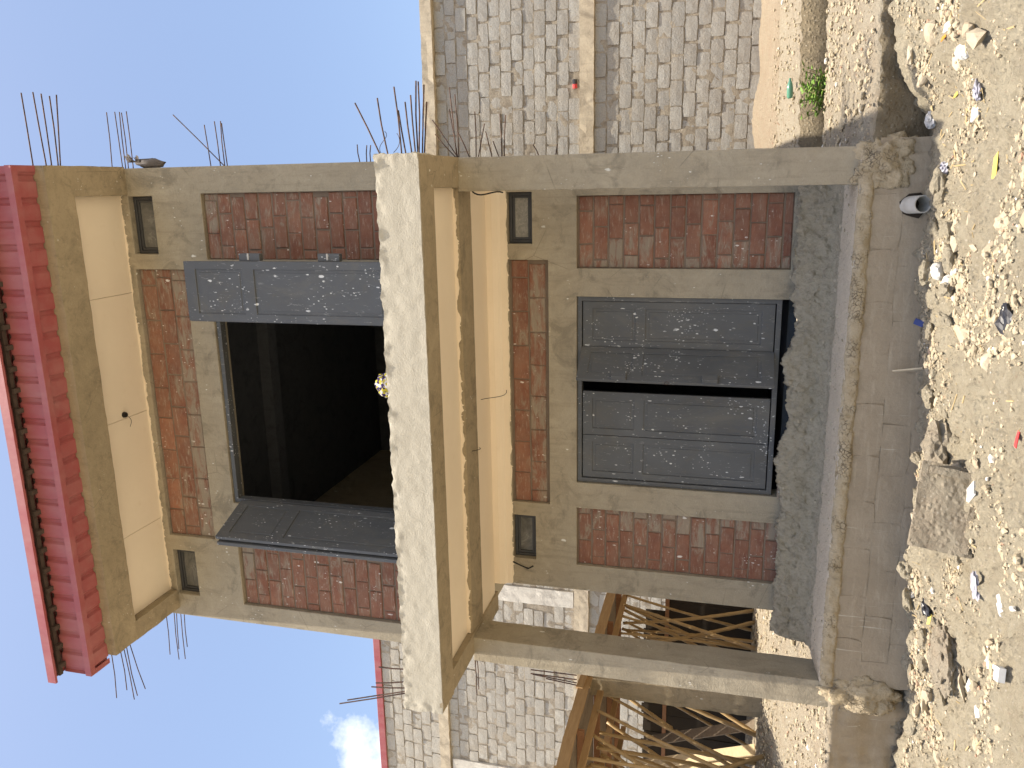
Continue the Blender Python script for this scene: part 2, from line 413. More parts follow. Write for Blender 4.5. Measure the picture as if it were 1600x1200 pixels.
class MB:
    def __init__(s): s.v = []; s.f = []
    def add(s, vs, fs):
        k = len(s.v); s.v += [tuple(v) for v in vs]; s.f += [tuple(i + k for i in f) for f in fs]; return s
    def box(s, x0, x1, y0, y1, z0, z1):
        return s.add([(x0, y0, z0), (x1, y0, z0), (x1, y1, z0), (x0, y1, z0), (x0, y0, z1), (x1, y0, z1), (x1, y1, z1), (x0, y1, z1)],
                     [(0, 3, 2, 1), (4, 5, 6, 7), (0, 1, 5, 4), (1, 2, 6, 5), (2, 3, 7, 6), (3, 0, 4, 7)])
    def obox(s, c, ex, ey, ez):
        c, ex, ey, ez = map(Vector, (c, ex, ey, ez))
        q = [c + a * ex + b * ey + d * ez for d in (-1, 1) for a, b in ((-1, -1), (1, -1), (1, 1), (-1, 1))]
        return s.add(q, [(0, 3, 2, 1), (4, 5, 6, 7), (0, 1, 5, 4), (1, 2, 6, 5), (2, 3, 7, 6), (3, 0, 4, 7)])
    def rough_box(s, x0, x1, y0, y1, z0, z1, seg, amp, scale=6., seed=0, amps=None):
        n = [max(1, int(round((b - a) / seg))) for a, b in ((x0, x1), (y0, y1), (z0, z1))]
        idx = {}; vs = []; fs = []
        def vid(i, j, k):
            if (i, j, k) not in idx:
                p = Vector((x0 + (x1 - x0) * i / n[0], y0 + (y1 - y0) * j / n[1], z0 + (z1 - z0) * k / n[2]))
                d = Vector((fbm(p, scale, 3, seed + 1), fbm(p, scale, 3, seed + 2), fbm(p, scale, 3, seed + 3)))
                a = amp if not callable(amp) else amp(p)
                idx[(i, j, k)] = len(vs); vs.append(p + d * a)
            return idx[(i, j, k)]
        for k in (0, n[2]):
            for i in range(n[0]):
                for j in range(n[1]):
                    q = [vid(i, j, k), vid(i + 1, j, k), vid(i + 1, j + 1, k), vid(i, j + 1, k)]
                    fs.append(q if k else q[::-1])
        for j in (0, n[1]):
            for i in range(n[0]):
                for k in range(n[2]):
                    q = [vid(i, j, k), vid(i + 1, j, k), vid(i + 1, j, k + 1), vid(i, j, k + 1)]
                    fs.append(q[::-1] if j else q)
        for i in (0, n[0]):
            for j in range(n[1]):
                for k in range(n[2]):
                    q = [vid(i, j, k), vid(i, j + 1, k), vid(i, j + 1, k + 1), vid(i, j, k + 1)]
                    fs.append(q if i else q[::-1])
        return s.add(vs, fs)
    def tube(s, pts, r, n=6, cap=True):
        pts = [Vector(p) for p in pts]; rings = []
        rr = r if isinstance(r, (list, tuple)) else [r] * len(pts)
        for i, p in enumerate(pts):
            d = (pts[min(i + 1, len(pts) - 1)] - pts[max(i - 1, 0)]).normalized()
            a = d.cross(Vector((0, 0, 1)) if abs(d.z) < .9 else Vector((1, 0, 0))).normalized(); b = d.cross(a)
            rings.append([p + (a * math.cos(2 * math.pi * k / n) + b * math.sin(2 * math.pi * k / n)) * rr[i] for k in range(n)])
        vs = [q for ring in rings for q in ring]
        fs = [(i * n + k, i * n + (k + 1) % n, (i + 1) * n + (k + 1) % n, (i + 1) * n + k) for i in range(len(pts) - 1) for k in range(n)]
        if cap: fs += [tuple(range(n))[::-1], tuple((len(pts) - 1) * n + k for k in range(n))]
        return s.add(vs, fs)
    def grid(s, nu, nv, fn, flip=False):
        vs = [fn(i, j) for i in range(nu) for j in range(nv)]
        fs = []
        for i in range(nu - 1):
            for j in range(nv - 1):
                q = (i * nv + j, (i + 1) * nv + j, (i + 1) * nv + j + 1, i * nv + j + 1)
                fs.append(q[::-1] if flip else q)
        return s.add(vs, fs)
    def mesh(s, name, mat, origin=(0, 0, 0), smooth=False):
        ox, oy, oz = origin
        me = bpy.data.meshes.new(name)
        me.from_pydata([(x - ox, y - oy, z - oz) for x, y, z in s.v], [], s.f)
        if mat is not None: me.materials.append(M[mat] if isinstance(mat, str) else mat)
        if smooth: me.polygons.foreach_set('use_smooth', [True] * len(me.polygons))
        me.update(); return me
    def make(s, name, mat, parent=None, origin=None, smooth=False, bevel=0.):
        if origin is None: origin = ORI[parent.name] if parent is not None else (0, 0, 0)
        o = link(name, s.mesh(name, mat, origin, smooth), parent, origin)
        if bevel:
            m = o.modifiers.new('bevel', 'BEVEL'); m.width = bevel; m.segments = 2; m.limit_method = 'ANGLE'; m.angle_limit = math.radians(40)
        return o

def holed_wall(xs0, xs1, z0, z1, holes, yf, yb):
    """one solid wall slab with rectangular openings right through it"""
    xs = sorted({xs0, xs1, *[h[0] for h in holes], *[h[1] for h in holes]})
    zs = sorted({z0, z1, *[max(z0, h[2]) for h in holes], *[h[3] for h in holes]})
    nx, nzv = len(xs) - 1, len(zs) - 1
    solid = lambda i, k: 0 <= i < nx and 0 <= k < nzv and not any(h[0] < (xs[i] + xs[i + 1]) / 2 < h[1] and h[2] < (zs[k] + zs[k + 1]) / 2 < h[3] for h in holes)
    idx = {}; mb = MB()
    def vid(i, k, b):
        if (i, k, b) not in idx:
            idx[(i, k, b)] = len(mb.v); mb.v.append((xs[i], yb if b else yf, zs[k]))
        return idx[(i, k, b)]
    for i in range(nx):
        for k in range(nzv):
            if not solid(i, k): continue
            mb.f.append((vid(i, k, 0), vid(i + 1, k, 0), vid(i + 1, k + 1, 0), vid(i, k + 1, 0)))
            mb.f.append((vid(i, k, 1), vid(i, k + 1, 1), vid(i + 1, k + 1, 1), vid(i + 1, k, 1)))
            if not solid(i - 1, k): mb.f.append((vid(i, k, 0), vid(i, k + 1, 0), vid(i, k + 1, 1), vid(i, k, 1)))
            if not solid(i + 1, k): mb.f.append((vid(i + 1, k, 0), vid(i + 1, k, 1), vid(i + 1, k + 1, 1), vid(i + 1, k + 1, 0)))
            if not solid(i, k - 1): mb.f.append((vid(i, k, 0), vid(i, k, 1), vid(i + 1, k, 1), vid(i + 1, k, 0)))
            if not solid(i, k + 1): mb.f.append((vid(i, k + 1, 0), vid(i + 1, k + 1, 0), vid(i + 1, k + 1, 1), vid(i, k + 1, 1)))
    return mb

# ------------------------------------------------------------------ ground
def sstep(a, b, x):
    t = min(1, max(0, (x - a) / (b - a))); return t * t * (3 - 2 * t)
def ground_z(x, y):
    z = -1.0 + .055 * (min(x, 2.5) - 2.5) * sstep(-8, -2, x)
    z += .20 * sstep(3.2, 4.6, x)
    z += .10 * math.exp(-((y + 1.62) / .26) ** 2) * (1 - sstep(.9, 1.6, x))
    z += .05 * sstep(-1.5, -1.0, y)
    z -= .10 * sstep(-2.2, -7, y)
    z += .16 * math.exp(-((y + 1.05) / .3) ** 2) * sstep(3.55, 4.2, x)
    return z
def ground_full(x, y):
    near = 1 - sstep(5, 14, math.hypot(x - 2, y + 3))
    z = ground_z(x, y) + near * (.070 * fbm((x, y, 0), 1.2, 3, 2) + .035 * fbm((x, y, 0), 2.7, 3, 15) + .042 * fbm((x, y, 0), 5, 4, 5) + .050 * max(0, fbm((x, y, 0), 11, 4, 9)) + .018 * fbm((x, y, 0), 28, 3, 12))
    if y > -.8: z = -1.4
    return z
def axis(fine0, fine1, step, far):
    a = [fine0 + step * i for i in range(int((fine1 - fine0) / step) + 1)]
    d = step; lo = a[0]; hi = a[-1]; L = []; H = []
    while lo > -far: d *= 1.45; lo -= d; L.append(lo); 
    d = step
    while hi < far: d *= 1.45; hi += d; H.append(hi)
    return L[::-1] + a + H
gx = axis(-2.6, 5.2, .024, 500)
gy = axis(-4.2, -.8, .022, 500)
g = MB().grid(len(gx), len(gy), lambda i, j: (gx[i], gy[j], ground_full(gx[i], gy[j])))
tag(g.make('ground', 'ground', smooth=True), kind='structure')

# earth banks of the unbuilt plots either side
def bank(name, x0, x1, top, seed, under=False):
    prof_s = []
    # profile: front face then the top going back
    zs = [-1.35 + .04 * k for k in range(20)]
    pts = [('f', z) for z in zs]
    ys = []
    y = -1.0
    while y < 8.7:
        ys.append(y); y += .04 if y < 3 else .11
    pts += [('t', y) for y in ys]
    nx = int((x1 - x0) / .045) + 1
    def fn(i, j):
        x = x0 + (x1 - x0) * i / (nx - 1); k, a = pts[j]
        edge = .05 * fbm((x, 0, 0), 3, 3, seed + 4) + .03 * fbm((x, 0, 0), 13, 3, seed + 5)
        if k == 'f':
            zt = top(x, -1.0)
            z = a if a < zt - .06 else zt - .06
            return (x, -1.0 + .30 * max(0, zt - z) + edge + .035 * fbm((x, a, 1), 5, 4, seed) + .012 * fbm((x, a, 1), 18, 3, seed), z + .015 * fbm((x, a, 2), 7, 3, seed))
        z = top(x, a)
        far = 1 if a < 3 else .6
        z += far * (.012 * fbm((x * .35, a * 7, 0), 1.0, 3, seed + 8) + .03 * fbm((x, a, 0), 2.2, 4, seed) + .026 * fbm((x, a, 0), 11, 4, seed + 1) + .012 * fbm((x, a, 0), 30, 3, seed + 2))
        if a == ys[0]: z -= .03
        sh = 0
        if under and a > 2.36: sh = -.16 * sstep(2.34, 2.46, a) * (1 - sstep(2.46, 3.4, a))
        return (x, a + edge * max(0, 1 - (a + 1) * 3) + sh, z)
    b = MB().grid(nx, len(pts), fn)
    o = b.make(name, 'earth', smooth=True)
    o.data.materials.append(M['cut_soil_shade'] if under else M['base_wall']); o.data.materials.append(M['red_earth'])
    for p in o.data.polygons:
        c = p.center
        if under and c.y > 5.2 + .7 * fbm((c.x, 0, 0), 1.2, 3, 6): p.material_index = 2
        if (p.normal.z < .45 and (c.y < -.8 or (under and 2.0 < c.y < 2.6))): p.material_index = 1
    return tag(o, kind='structure')
def top_right(x, y):
    z = -.46 + .09 * sstep(-1, 1.7, y)
    t = sstep(1.62, 1.74, y) * (1 - sstep(2.36, 2.44, y))
    z2 = -.15 + .10 * sstep(2.4, 5.0, y) + (.22 + .05 * math.sin(x * 1.9) + .03 * math.sin(x * 4.7)) * sstep(5.0, 8.4, y)
    z = z if y < 2.0 else z2
    return z - .55 * t + .03 * (x - 4)
def top_left(x, y):
    return -.52 + .40 * sstep(-1.0, 2.2, y) + .05 * sstep(2.2, 8, y)
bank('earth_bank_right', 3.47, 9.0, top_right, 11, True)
bank('earth_bank_left', -13.0, -1.40, top_left, 23)

# ------------------------------------------------------------------ the shop building
YU = -0.961          # upper facade
B = thing('shop_building', (.9, 0, -.4), 'two-storey plastered shop building with brick panels and red metal eave', 'building')
# ground-floor facade
DOOR = (0.0, 2.053, -.12, 2.10)
LP_R = (2.343, 3.075, -.0, 2.10); LP_L = (-.985, -.295, -.07, 2.10); LP_M = (-.281, 2.429, 2.40, 2.83)
LW_R = (2.594, 3.121, 2.566, 2.831); LW_L = (-.97, -.439, 2.566, 2.831)
holed_wall(-1.292, 3.36, -.55, 3.098, [DOOR, LP_R, LP_L, LP_M, LW_R, LW_L], 0, .23).make('wall', 'plaster', B, bevel=.008)
# upper facade
UDOOR = (-.17, 1.97, 3.5, 5.776)
UP_R = (2.503, 3.167, 3.85, 5.776); UP_L = (-1.407, -.699, 3.85, 5.776); UP_M = (-.63, 2.399, 6.064, 6.658)
UW_R = (2.559, 3.149, 6.354, 6.642); UW_L = (-1.365, -.812, 6.354, 6.642)
holed_wall(-1.638, 3.432, 3.402, 7.20, [UDOOR, UP_R, UP_L, UP_M, UW_R, UW_L], YU, YU + .23).make('wall', 'plaster', B, bevel=.008)
# side and back walls, storey slabs
MB().box(3.13, 3.36, .232, 8.3, -.55, 3.098).make('side_wall', 'plaster', B)
MB().box(-1.292, -1.062, .232, 8.3, -.55, 3.098).make('side_wall', 'plaster', B)
MB().box(3.20, 3.432, YU + .232, 8.3, 3.402, 7.20).make('side_wall', 'plaster', B)
MB().box(-1.638, -1.408, YU + .232, 8.3, 3.402, 7.20).make('side_wall', 'plaster', B)
MB().box(-1.638, 3.432, 8.302, 8.42, -.55, 7.20).make('back_wall', 'plaster', B)
MB().box(-1.64, 3.43, -1.676, 8.3, 3.115, 3.40).make('floor_slab', 'beam', B)
MB().box(-1.64, 3.43, -1.68, 8.42, 7.202, 7.32).make('roof_slab', 'beam', B)
# rooms
MB().box(-1.06, 3.128, .24, 8.29, -.10, -.02).make('room_floor', 'interior', B)
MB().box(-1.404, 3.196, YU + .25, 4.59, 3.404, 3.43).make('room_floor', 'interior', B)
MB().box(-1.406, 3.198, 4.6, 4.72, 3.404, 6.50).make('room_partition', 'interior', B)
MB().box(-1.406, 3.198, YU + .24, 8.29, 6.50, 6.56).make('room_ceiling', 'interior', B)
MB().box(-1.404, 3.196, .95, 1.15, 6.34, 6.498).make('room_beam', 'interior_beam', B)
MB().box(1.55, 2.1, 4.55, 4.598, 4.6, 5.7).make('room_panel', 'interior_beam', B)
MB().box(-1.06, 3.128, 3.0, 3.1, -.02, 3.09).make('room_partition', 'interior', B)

# brick panels: every brick its own piece on a recessed bed of mortar
BRICKS = {}
def brick_mesh(l, h, v):
    l = round(l, 2); key = (l, round(h, 3), v)
    if key not in BRICKS:
        rnd = random.Random(hash(key) & 0xffff)
        a, b, d, c = l / 2, h / 2, .035, .007
        j = lambda s: rnd.uniform(-s, s)
        vs = [(-a + j(.003), d, -b), (a + j(.003), d, -b), (a, d, b), (-a, d, b),
              (-a + j(.004), c, -b + j(.003)), (a + j(.004), c, -b + j(.003)), (a + j(.004), c, b + j(.003)), (-a + j(.004), c, b + j(.003)),
              (-a + c, j(.002), -b + c), (a - c, j(.002), -b + c), (a - c, j(.002), b - c), (-a + c, j(.002), b - c)]
        fs = [(8, 9, 10, 11), (4, 5, 9, 8), (5, 6, 10, 9), (6, 7, 11, 10), (7, 4, 8, 11), (0, 1, 5, 4), (1, 2, 6, 5), (2, 3, 7, 6), (3, 0, 4, 7), (3, 2, 1, 0)]
        mb = MB().add(vs, fs)
        BRICKS[key] = mb.mesh('brick', 'brick')
    return BRICKS[key]
def brick_panel(rect, yf, seed, course=.154, length=.325, deep=.046, smear=None):
    x0, x1, z0, z1 = rect
    rnd = random.Random(seed)
    p = MB().box(x0 + .001, x1 - .001, yf + deep + .009, yf + .226, z0 + .001, z1 - .001).make('brick_panel', 'brick_mortar', B, origin=(x0, yf, z0))
    z = z1 - rnd.uniform(.0, .03); row = 0
    while z > z0 + .03:
        zb = max(z - course + .011, z0 + .006); h = z - .006 - zb
        if h > .025:
            x = x0 - (length * .5 if row % 2 else 0) - rnd.uniform(0, .06)
            while x < x1:
                xe = x + length * rnd.uniform(.93, 1.06)
                a, b = max(x, x0 + .006), min(xe - .011, x1 - .006)
                if b - a > .035:
                    me = brick_mesh(b - a, h, rnd.randrange(3))
                    o = link('brick', me, p, ((a + b) / 2, yf + deep + rnd.uniform(-.006, .004), zb + h / 2))
                    o.rotation_euler = (0, rnd.uniform(-.012, .012), 0)
                    u_, w_ = ((a + b) / 2 - x0) / (x1 - x0), (zb + h / 2 - z0) / (z1 - z0)
                    o.color = (max(0, min(1, (smear(u_, w_) if smear else .15) + rnd.uniform(-.15, .15))), 0, 0, 1)
                x = xe
        z -= course
        row += 1
for k, (r, yf) in enumerate(((LP_R, 0), (LP_L, 0), (LP_M, 0), (UP_R, YU), (UP_L, YU), (UP_M, YU))):
    brick_panel(r, yf, 40 + k, course=.154 if k not in (2, 5) else .19, length=.325 if k not in (2, 5) else .36,
                smear=(lambda u, w: 1 - u * 2.2, lambda u, w: u * 2.0 - .9, lambda u, w: .55 - abs(w - .5) * -.6 if w < .35 else .25, lambda u, w: .12 + .5 * (w > .93), lambda u, w: .15 + .5 * (w > .93), lambda u, w: .6 if w < .3 else .2)[k])

# small windows
def small_window(rect, yf, glass, depth=.07):
    x0, x1, z0, z1 = rect; e = .004
    w = link('window', None, B, ((x0 + x1) / 2, yf + depth, z0))
    t = .035
    fr = holed_wall(x0 + e, x1 - e, z0 + e, z1 - e, [(x0 + t, x1 - t, z0 + t, z1 - t)], yf + depth, yf + depth + .06)
    fr.make('frame', 'frame', w, bevel=.004)
    t2 = .062
    holed_wall(x0 + t + .002, x1 - t - .002, z0 + t + .002, z1 - t - .002, [(x0 + t2, x1 - t2, z0 + t2, z1 - t2)], yf + depth + .012, yf + depth + .045).make('sash', 'frame', w, bevel=.003)
    MB().box(x0 + t2 - .004, x1 - t2 + .004, yf + depth + .028, yf + depth + .036, z0 + t2 - .004, z1 - t2 + .004).make('pane', glass, w)
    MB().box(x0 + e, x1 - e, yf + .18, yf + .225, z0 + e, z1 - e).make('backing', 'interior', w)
small_window(LW_R, 0, 'glass_smeared'); small_window(LW_L, 0, 'glass')
small_window(UW_R, YU, 'glass'); small_window(UW_L, YU, 'glass')

# columns and canopy beams
edge = lambda p: .0025
MB().rough_box(3.142, 3.447, YU, YU + .30, -.56, 3.04, .06, .004, 5, 3).make('column', 'plaster', B, bevel=.008)
MB().rough_box(-1.738, -1.464, YU, YU + .38, -.64, 3.04, .06, .004, 5, 4).make('column', 'plaster', B, bevel=.008)
def front_amp(p):
    t = max(0, (p.z - 3.33) / .07); r = max(0, (abs(p.x - .9) - 2.42) / .13)
    return .0035 + .015 * min(1, t) + .012 * min(1, r)
MB().rough_box(-1.656, 3.453, -2.0, -1.678, 3.022, 3.40, .018, front_amp, 11, 6).make('canopy_beam', 'beam', B, smooth=True).modifiers.new('e', 'EDGE_SPLIT')
MB().rough_box(-1.645, 3.445, -1.995, -1.681, 3.016, 3.05, .08, .002, 5, 7).make('beam_soffit', 'plaster_clean', B)
MB().rough_box(3.18, 3.449, -1.676, -.002, 3.03, 3.113, .06, .004, 6, 8).make('side_beam', 'plaster_clean', B)
MB().rough_box(-1.652, -1.42, -1.676, -.002, 3.03, 3.113, .06, .004, 6, 9).make('side_beam', 'plaster_clean', B)
MB().rough_box(-1.42, 3.18, YU, -.579, 3.041, 3.113, .06, .003, 6, 10).make('cross_beam', 'plaster_clean', B)
# cream ceilings between the beams, with a cornice along the facade
MB().box(-1.418, 3.178, -1.674, YU - .002, 3.098, 3.112).make('ceiling_panel', 'cream', B)
MB().box(-1.418, 3.178, -.577, -.062, 3.05, 3.11).make('ceiling_panel', 'cream', B)
cor = MB()
cor.add([(x, y, z) for x in (-1.29, 3.178) for y, z in ((-.002, 2.848), (-.018, 2.848), (-.022, 2.905), (-.045, 2.93), (-.060, 2.985), (-.060, 3.11), (-.002, 3.11))],
        [(i, i + 1, i + 8, i + 7) for i in range(6)] + [(6, 0, 7, 13), (0, 6, 5, 4, 3, 2, 1), (7, 8, 9, 10, 11, 12, 13)])
cor.make('cornice', 'cream', B)
# ragged overlap of cream paint on the beams
def ragged(x0, x1, y, ztop, lo, hi, seed, axis='x', down=True):
    mb = MB(); n = int((x1 - x0) / .012)
    rnd = random.Random(seed)
    def d(i):
        x = x0 + (x1 - x0) * i / n
        v = lo + (hi - lo) * max(0, min(1, .5 + .9 * fbm((x, seed, 0), 7, 4, seed)))
        if rnd.random() < .07: v += rnd.uniform(.005, .022)
        return v
    a = [d(i) for i in range(n + 1)]
    vs = []
    for i in range(n + 1):
        x = x0 + (x1 - x0) * i / n
        for yy, zz in ((y, ztop), (y, ztop - a[i]), (y + .004, ztop - a[i]), (y + .004, ztop)):
            vs.append((x, yy, zz) if axis == 'x' else (yy, x, zz))
    fs = []
    for i in range(n):
        for k in range(3): fs.append((i * 4 + k, i * 4 + k + 1, (i + 1) * 4 + k + 1, (i + 1) * 4 + k))
    return mb.add(vs, fs)
ragged(-1.41, 3.17, YU - .0065, 3.097, .012, .045, 31).make('paint_edge', 'cream', B)
ragged(-1.28, 3.13, -.0075, 2.849, .003, .022, 33).make('paint_edge', 'cream', B)

# upper eave: concrete beams, cream ceiling, red sheet-metal box eave
MB().rough_box(-1.535, 3.445, -2.022, -1.687, 6.637, 7.2, .05, .005, 6, 12).make('eave_beam', 'plaster_clean', B)
MB().rough_box(3.165, 3.445, -1.685, YU - .002, 6.64, 7.2, .05, .006, 6, 13).make('eave_beam', 'plaster_clean', B)
MB().rough_box(-1.545, -1.325, -1.685, YU - .002, 6.64, 7.2, .05, .006, 6, 14).make('eave_beam', 'plaster_clean', B)
for a, b in ((-1.323, -.42), (-.416, .85), (.854, 2.15), (2.154, 3.163)):
    MB().box(a, b, -1.684, YU - .003, 6.735, 6.755).make('ceiling_panel', 'cream', B, bevel=.002)
ragged(-1.32, 3.16, YU - .006, 6.736, .004, .03, 35).make('paint_edge', 'cream', B)
E0 = link('metal_eave', None, B, (.9, -2.15, 6.723))
RX0, RX1 = -1.62, 3.44
pitch_ = .205
def rib(x):
    """trapezoid profile of the roofing sheet, 0..1"""
    u = ((x - RX0) / pitch_) % 1.0
    if u < .10: return u / .10
    if u < .26: return 1.
    if u < .36: return 1 - (u - .26) / .10
    return 0.
def ribx():
    xs = [RX0]; k = 0
    while True:
        for u in (0, .10, .26, .36):
            x = RX0 + (k + u) * pitch_
            if x >= RX1: return xs + [RX1]
            if x > RX0: xs.append(x)
        k += 1
xs_ = ribx()
so = MB()
so.grid(len(xs_), 2, lambda i, j: (xs_[i], -2.245 if j == 0 else -2.024 - .018 * nz((xs_[i], 0, 0), 3), 6.735 + .022 * rib(xs_[i])), flip=True)
so.grid(len(xs_), 2, lambda i, j: (xs_[i], -2.245 if j == 0 else -2.024, 6.741 + .022 * rib(xs_[i])))
so.make('soffit_sheet', 'red', E0)
fa = MB()
fa.grid(len(xs_), 2, lambda i, j: (xs_[i], -2.272 + .024 * rib(xs_[i]), 6.735 + (.335 if j else 0)), flip=False)
fa.grid(len(xs_), 2, lambda i, j: (xs_[i], -2.266 + .024 * rib(xs_[i]), 6.735 + (.335 if j else 0)), flip=True)
fa.make('fascia_sheet', 'red', E0)
tr = MB()
tr.box(RX0 - .004, RX1 + .004, -2.286, -2.225, 6.7235, 6.727)
tr.box(RX0 - .004, RX1 + .004, -2.290, -2.286, 6.7235, 6.795)
tr.make('corner_trim', 'red', E0, bevel=.002)
for x in (RX0 - .006, RX1 - .05):
    e = MB(); e.box(x, x + .055, -2.224, -2.024, 6.7245, 6.7285); e.box(x - .001 if x < 0 else x + .052, x + .003 if x < 0 else x + .056, -2.285, -2.024, 6.73, 6.80)
    e.make('end_trim', 'red', E0)
# roofing sheet above, with its drip trim, and the purlin ends in the gap beneath
ro = MB()
n_ = len(xs_)
ro.grid(n_, 2, lambda i, j: (xs_[i] - .03, -2.40 + 10.8 * j, 7.115 + .022 * rib(xs_[i]) + .62 * j), flip=False)
ro.grid(n_, 2, lambda i, j: (xs_[i] - .03, -2.40 + 10.8 * j, 7.111 + .022 * rib(xs_[i]) + .62 * j), flip=True)
ro.make('roof_sheet', 'red', E0)
dt = MB(); dt.box(RX0 - .045, RX1 + .02, -2.425, -2.421, 7.045, 7.142); dt.box(RX0 - .045, RX1 + .02, -2.4205, -2.37, 7.138, 7.142); dt.box(RX0 - .045, RX1 + .02, -2.4205, -2.40, 7.045, 7.049)
dt.make('drip_trim', 'red', E0)
MB().box(RX0 + .01, RX1 - .01, -2.240, -2.20, 7.0, 7.10).make('purlin', 'dark_timber', E0)
MB().box(RX0 - .02, RX1 - .01, -2.330, -2.285, 7.078, 7.108).make('purlin', 'dark_timber', E0)
rnd = random.Random(5)
x = RX0 + .08
while x < RX1:
    MB().box(x, x + .045, -2.34, -2.245, 7.035, 7.076).make('rafter_end', 'dark_timber', E0)
    x += pitch_ * (1 + rnd.uniform(-.06, .06))

# doors -------------------------------------------------------------
def door_leaf(parent, hinge, direction, width, z0, z1, thick=.04, out=None, name='door_leaf', handles=False):
    """panelled steel leaf that starts at hinge and runs along direction; out is the side that faces the street"""
    d = Vector(direction).normalized(); o_ = Vector(out).normalized() if out is not None else Vector((0, -1, 0))
    h = z1 - z0
    H = Vector(hinge)
    def P(u, w, z): return H + d * u + o_ * w + Vector((0, 0, z))
    s = .075
    panels = [(s, width - s, h * .715, h * .945), (s, width - s, h * .065, h * .66)]
    flat_ = holed_wall(0, width, 0, h, panels, 0, thick)
    mb = MB().add([P(x, thick / 2 - y, z + z0) for x, y, z in flat_.v], flat_.f)
    leaf = mb.make(name, 'door', parent, origin=P(width / 2, 0, z0), bevel=.004)
    for a, b, c, e in panels:
        q = MB(); q.obox(P((a + b) / 2, 0, z0 + (c + e) / 2), d * ((b - a) / 2 + .004), o_ * (thick * .22), Vector((0, 0, (e - c) / 2 + .004)))
        q.make('panel', 'door', leaf)
        i = .03
        q = MB(); q.obox(P((a + b) / 2, 0, z0 + (c + e) / 2), d * ((b - a) / 2 - i), o_ * (thick * .33), Vector((0, 0, (e - c) / 2 - i)))
        q.make('raised_field', 'door', leaf, bevel=.006)
    return leaf, P
GD = link('door', None, B, (1.03, .06, -.0))
gf = holed_wall(.003, 2.05, .055, 2.097, [(.05, 2.003, .105, 2.05)], .035, .13)
gf.make('door_frame', 'door', GD, bevel=.004)
z0, z1 = .115, 2.042
door_leaf(GD, (1.998, .075, 0), (-1, 0, 0), .485, z0, z1)
door_leaf(GD, (.055, .075, 0), (1, 0, 0), .485, z0, z1)
door_leaf(GD, (.545, .075, 0), (1, 0, 0), .485, z0, z1)
ang = math.radians(52)
dd = Vector((-math.cos(ang), -math.sin(ang), 0)); oo = Vector((-math.sin(ang) * -1 * -1, -math.cos(ang) * -1 * -1, 0))
oo = Vector((math.sin(ang), -math.cos(ang), 0))
leaf, P = door_leaf(GD, (1.505, .05, 0), dd, .44, z0 - .01, z1 + .01, out=oo)
for zz in (.60, 1.50):
    q = MB(); q.obox(P(.40, .045, z0 + zz), dd * .035, oo * .028, Vector((0, 0, .075))); q.make('door_bracket', 'door', leaf, bevel=.004)
ring = MB(); ring.tube([P(.455 + .02 * math.cos(a), .02, z0 + 1.02 + .02 * math.sin(a)) for a in [i * math.pi / 6 for i in range(13)]], .003, 5); ring.make('pull_ring', 'rebar', leaf)
# upper door, both pairs of leaves folded out over the canopy
UD = link('door', None, B, (.9, YU + .05, 3.42))
holed_wall(-.167, 1.967, 3.42, 5.773, [(-.12, 1.92, 3.5, 5.725)], YU + .03, YU + .12).make('door_frame', 'door', UD, bevel=.004)
uz0, uz1 = 3.45, 5.66
door_leaf(UD, (-.135, YU - .01, 0), Vector((-.20, -.52, 0)), .56, uz0, uz1, out=(.93, -.36, 0))
leaf, P = door_leaf(UD, (-.40, YU - .53, 0), Vector((.09, .50, 0)), .52, uz0 + .01, uz1 - .01, out=(-.98, .18, 0))
door_leaf(UD, (1.945, YU - .01, 0), Vector((.03, -.52, 0)), .52, uz0, uz1, out=(-1, -.05, 0))
leaf, P = door_leaf(UD, (1.965, YU - .54, 0), Vector((1, 0, 0)), .575, uz0 - .005, uz1 - .005, out=(0, -1, 0))
for zz in (4.14, 4.96):
    q = MB(); q.obox((2.575, YU - .49, zz), Vector((.035, 0, 0)), Vector((0, .03, 0)), Vector((0, 0, .11))); q.make('door_bracket', 'door', leaf, bevel=.004)
    q = MB(); q.obox((2.582, YU - .523, zz + .01), Vector((.03, 0, 0)), Vector((0, .003, 0)), Vector((0, 0, .008))); q.make('bracket_edge', 'pvc', leaf)

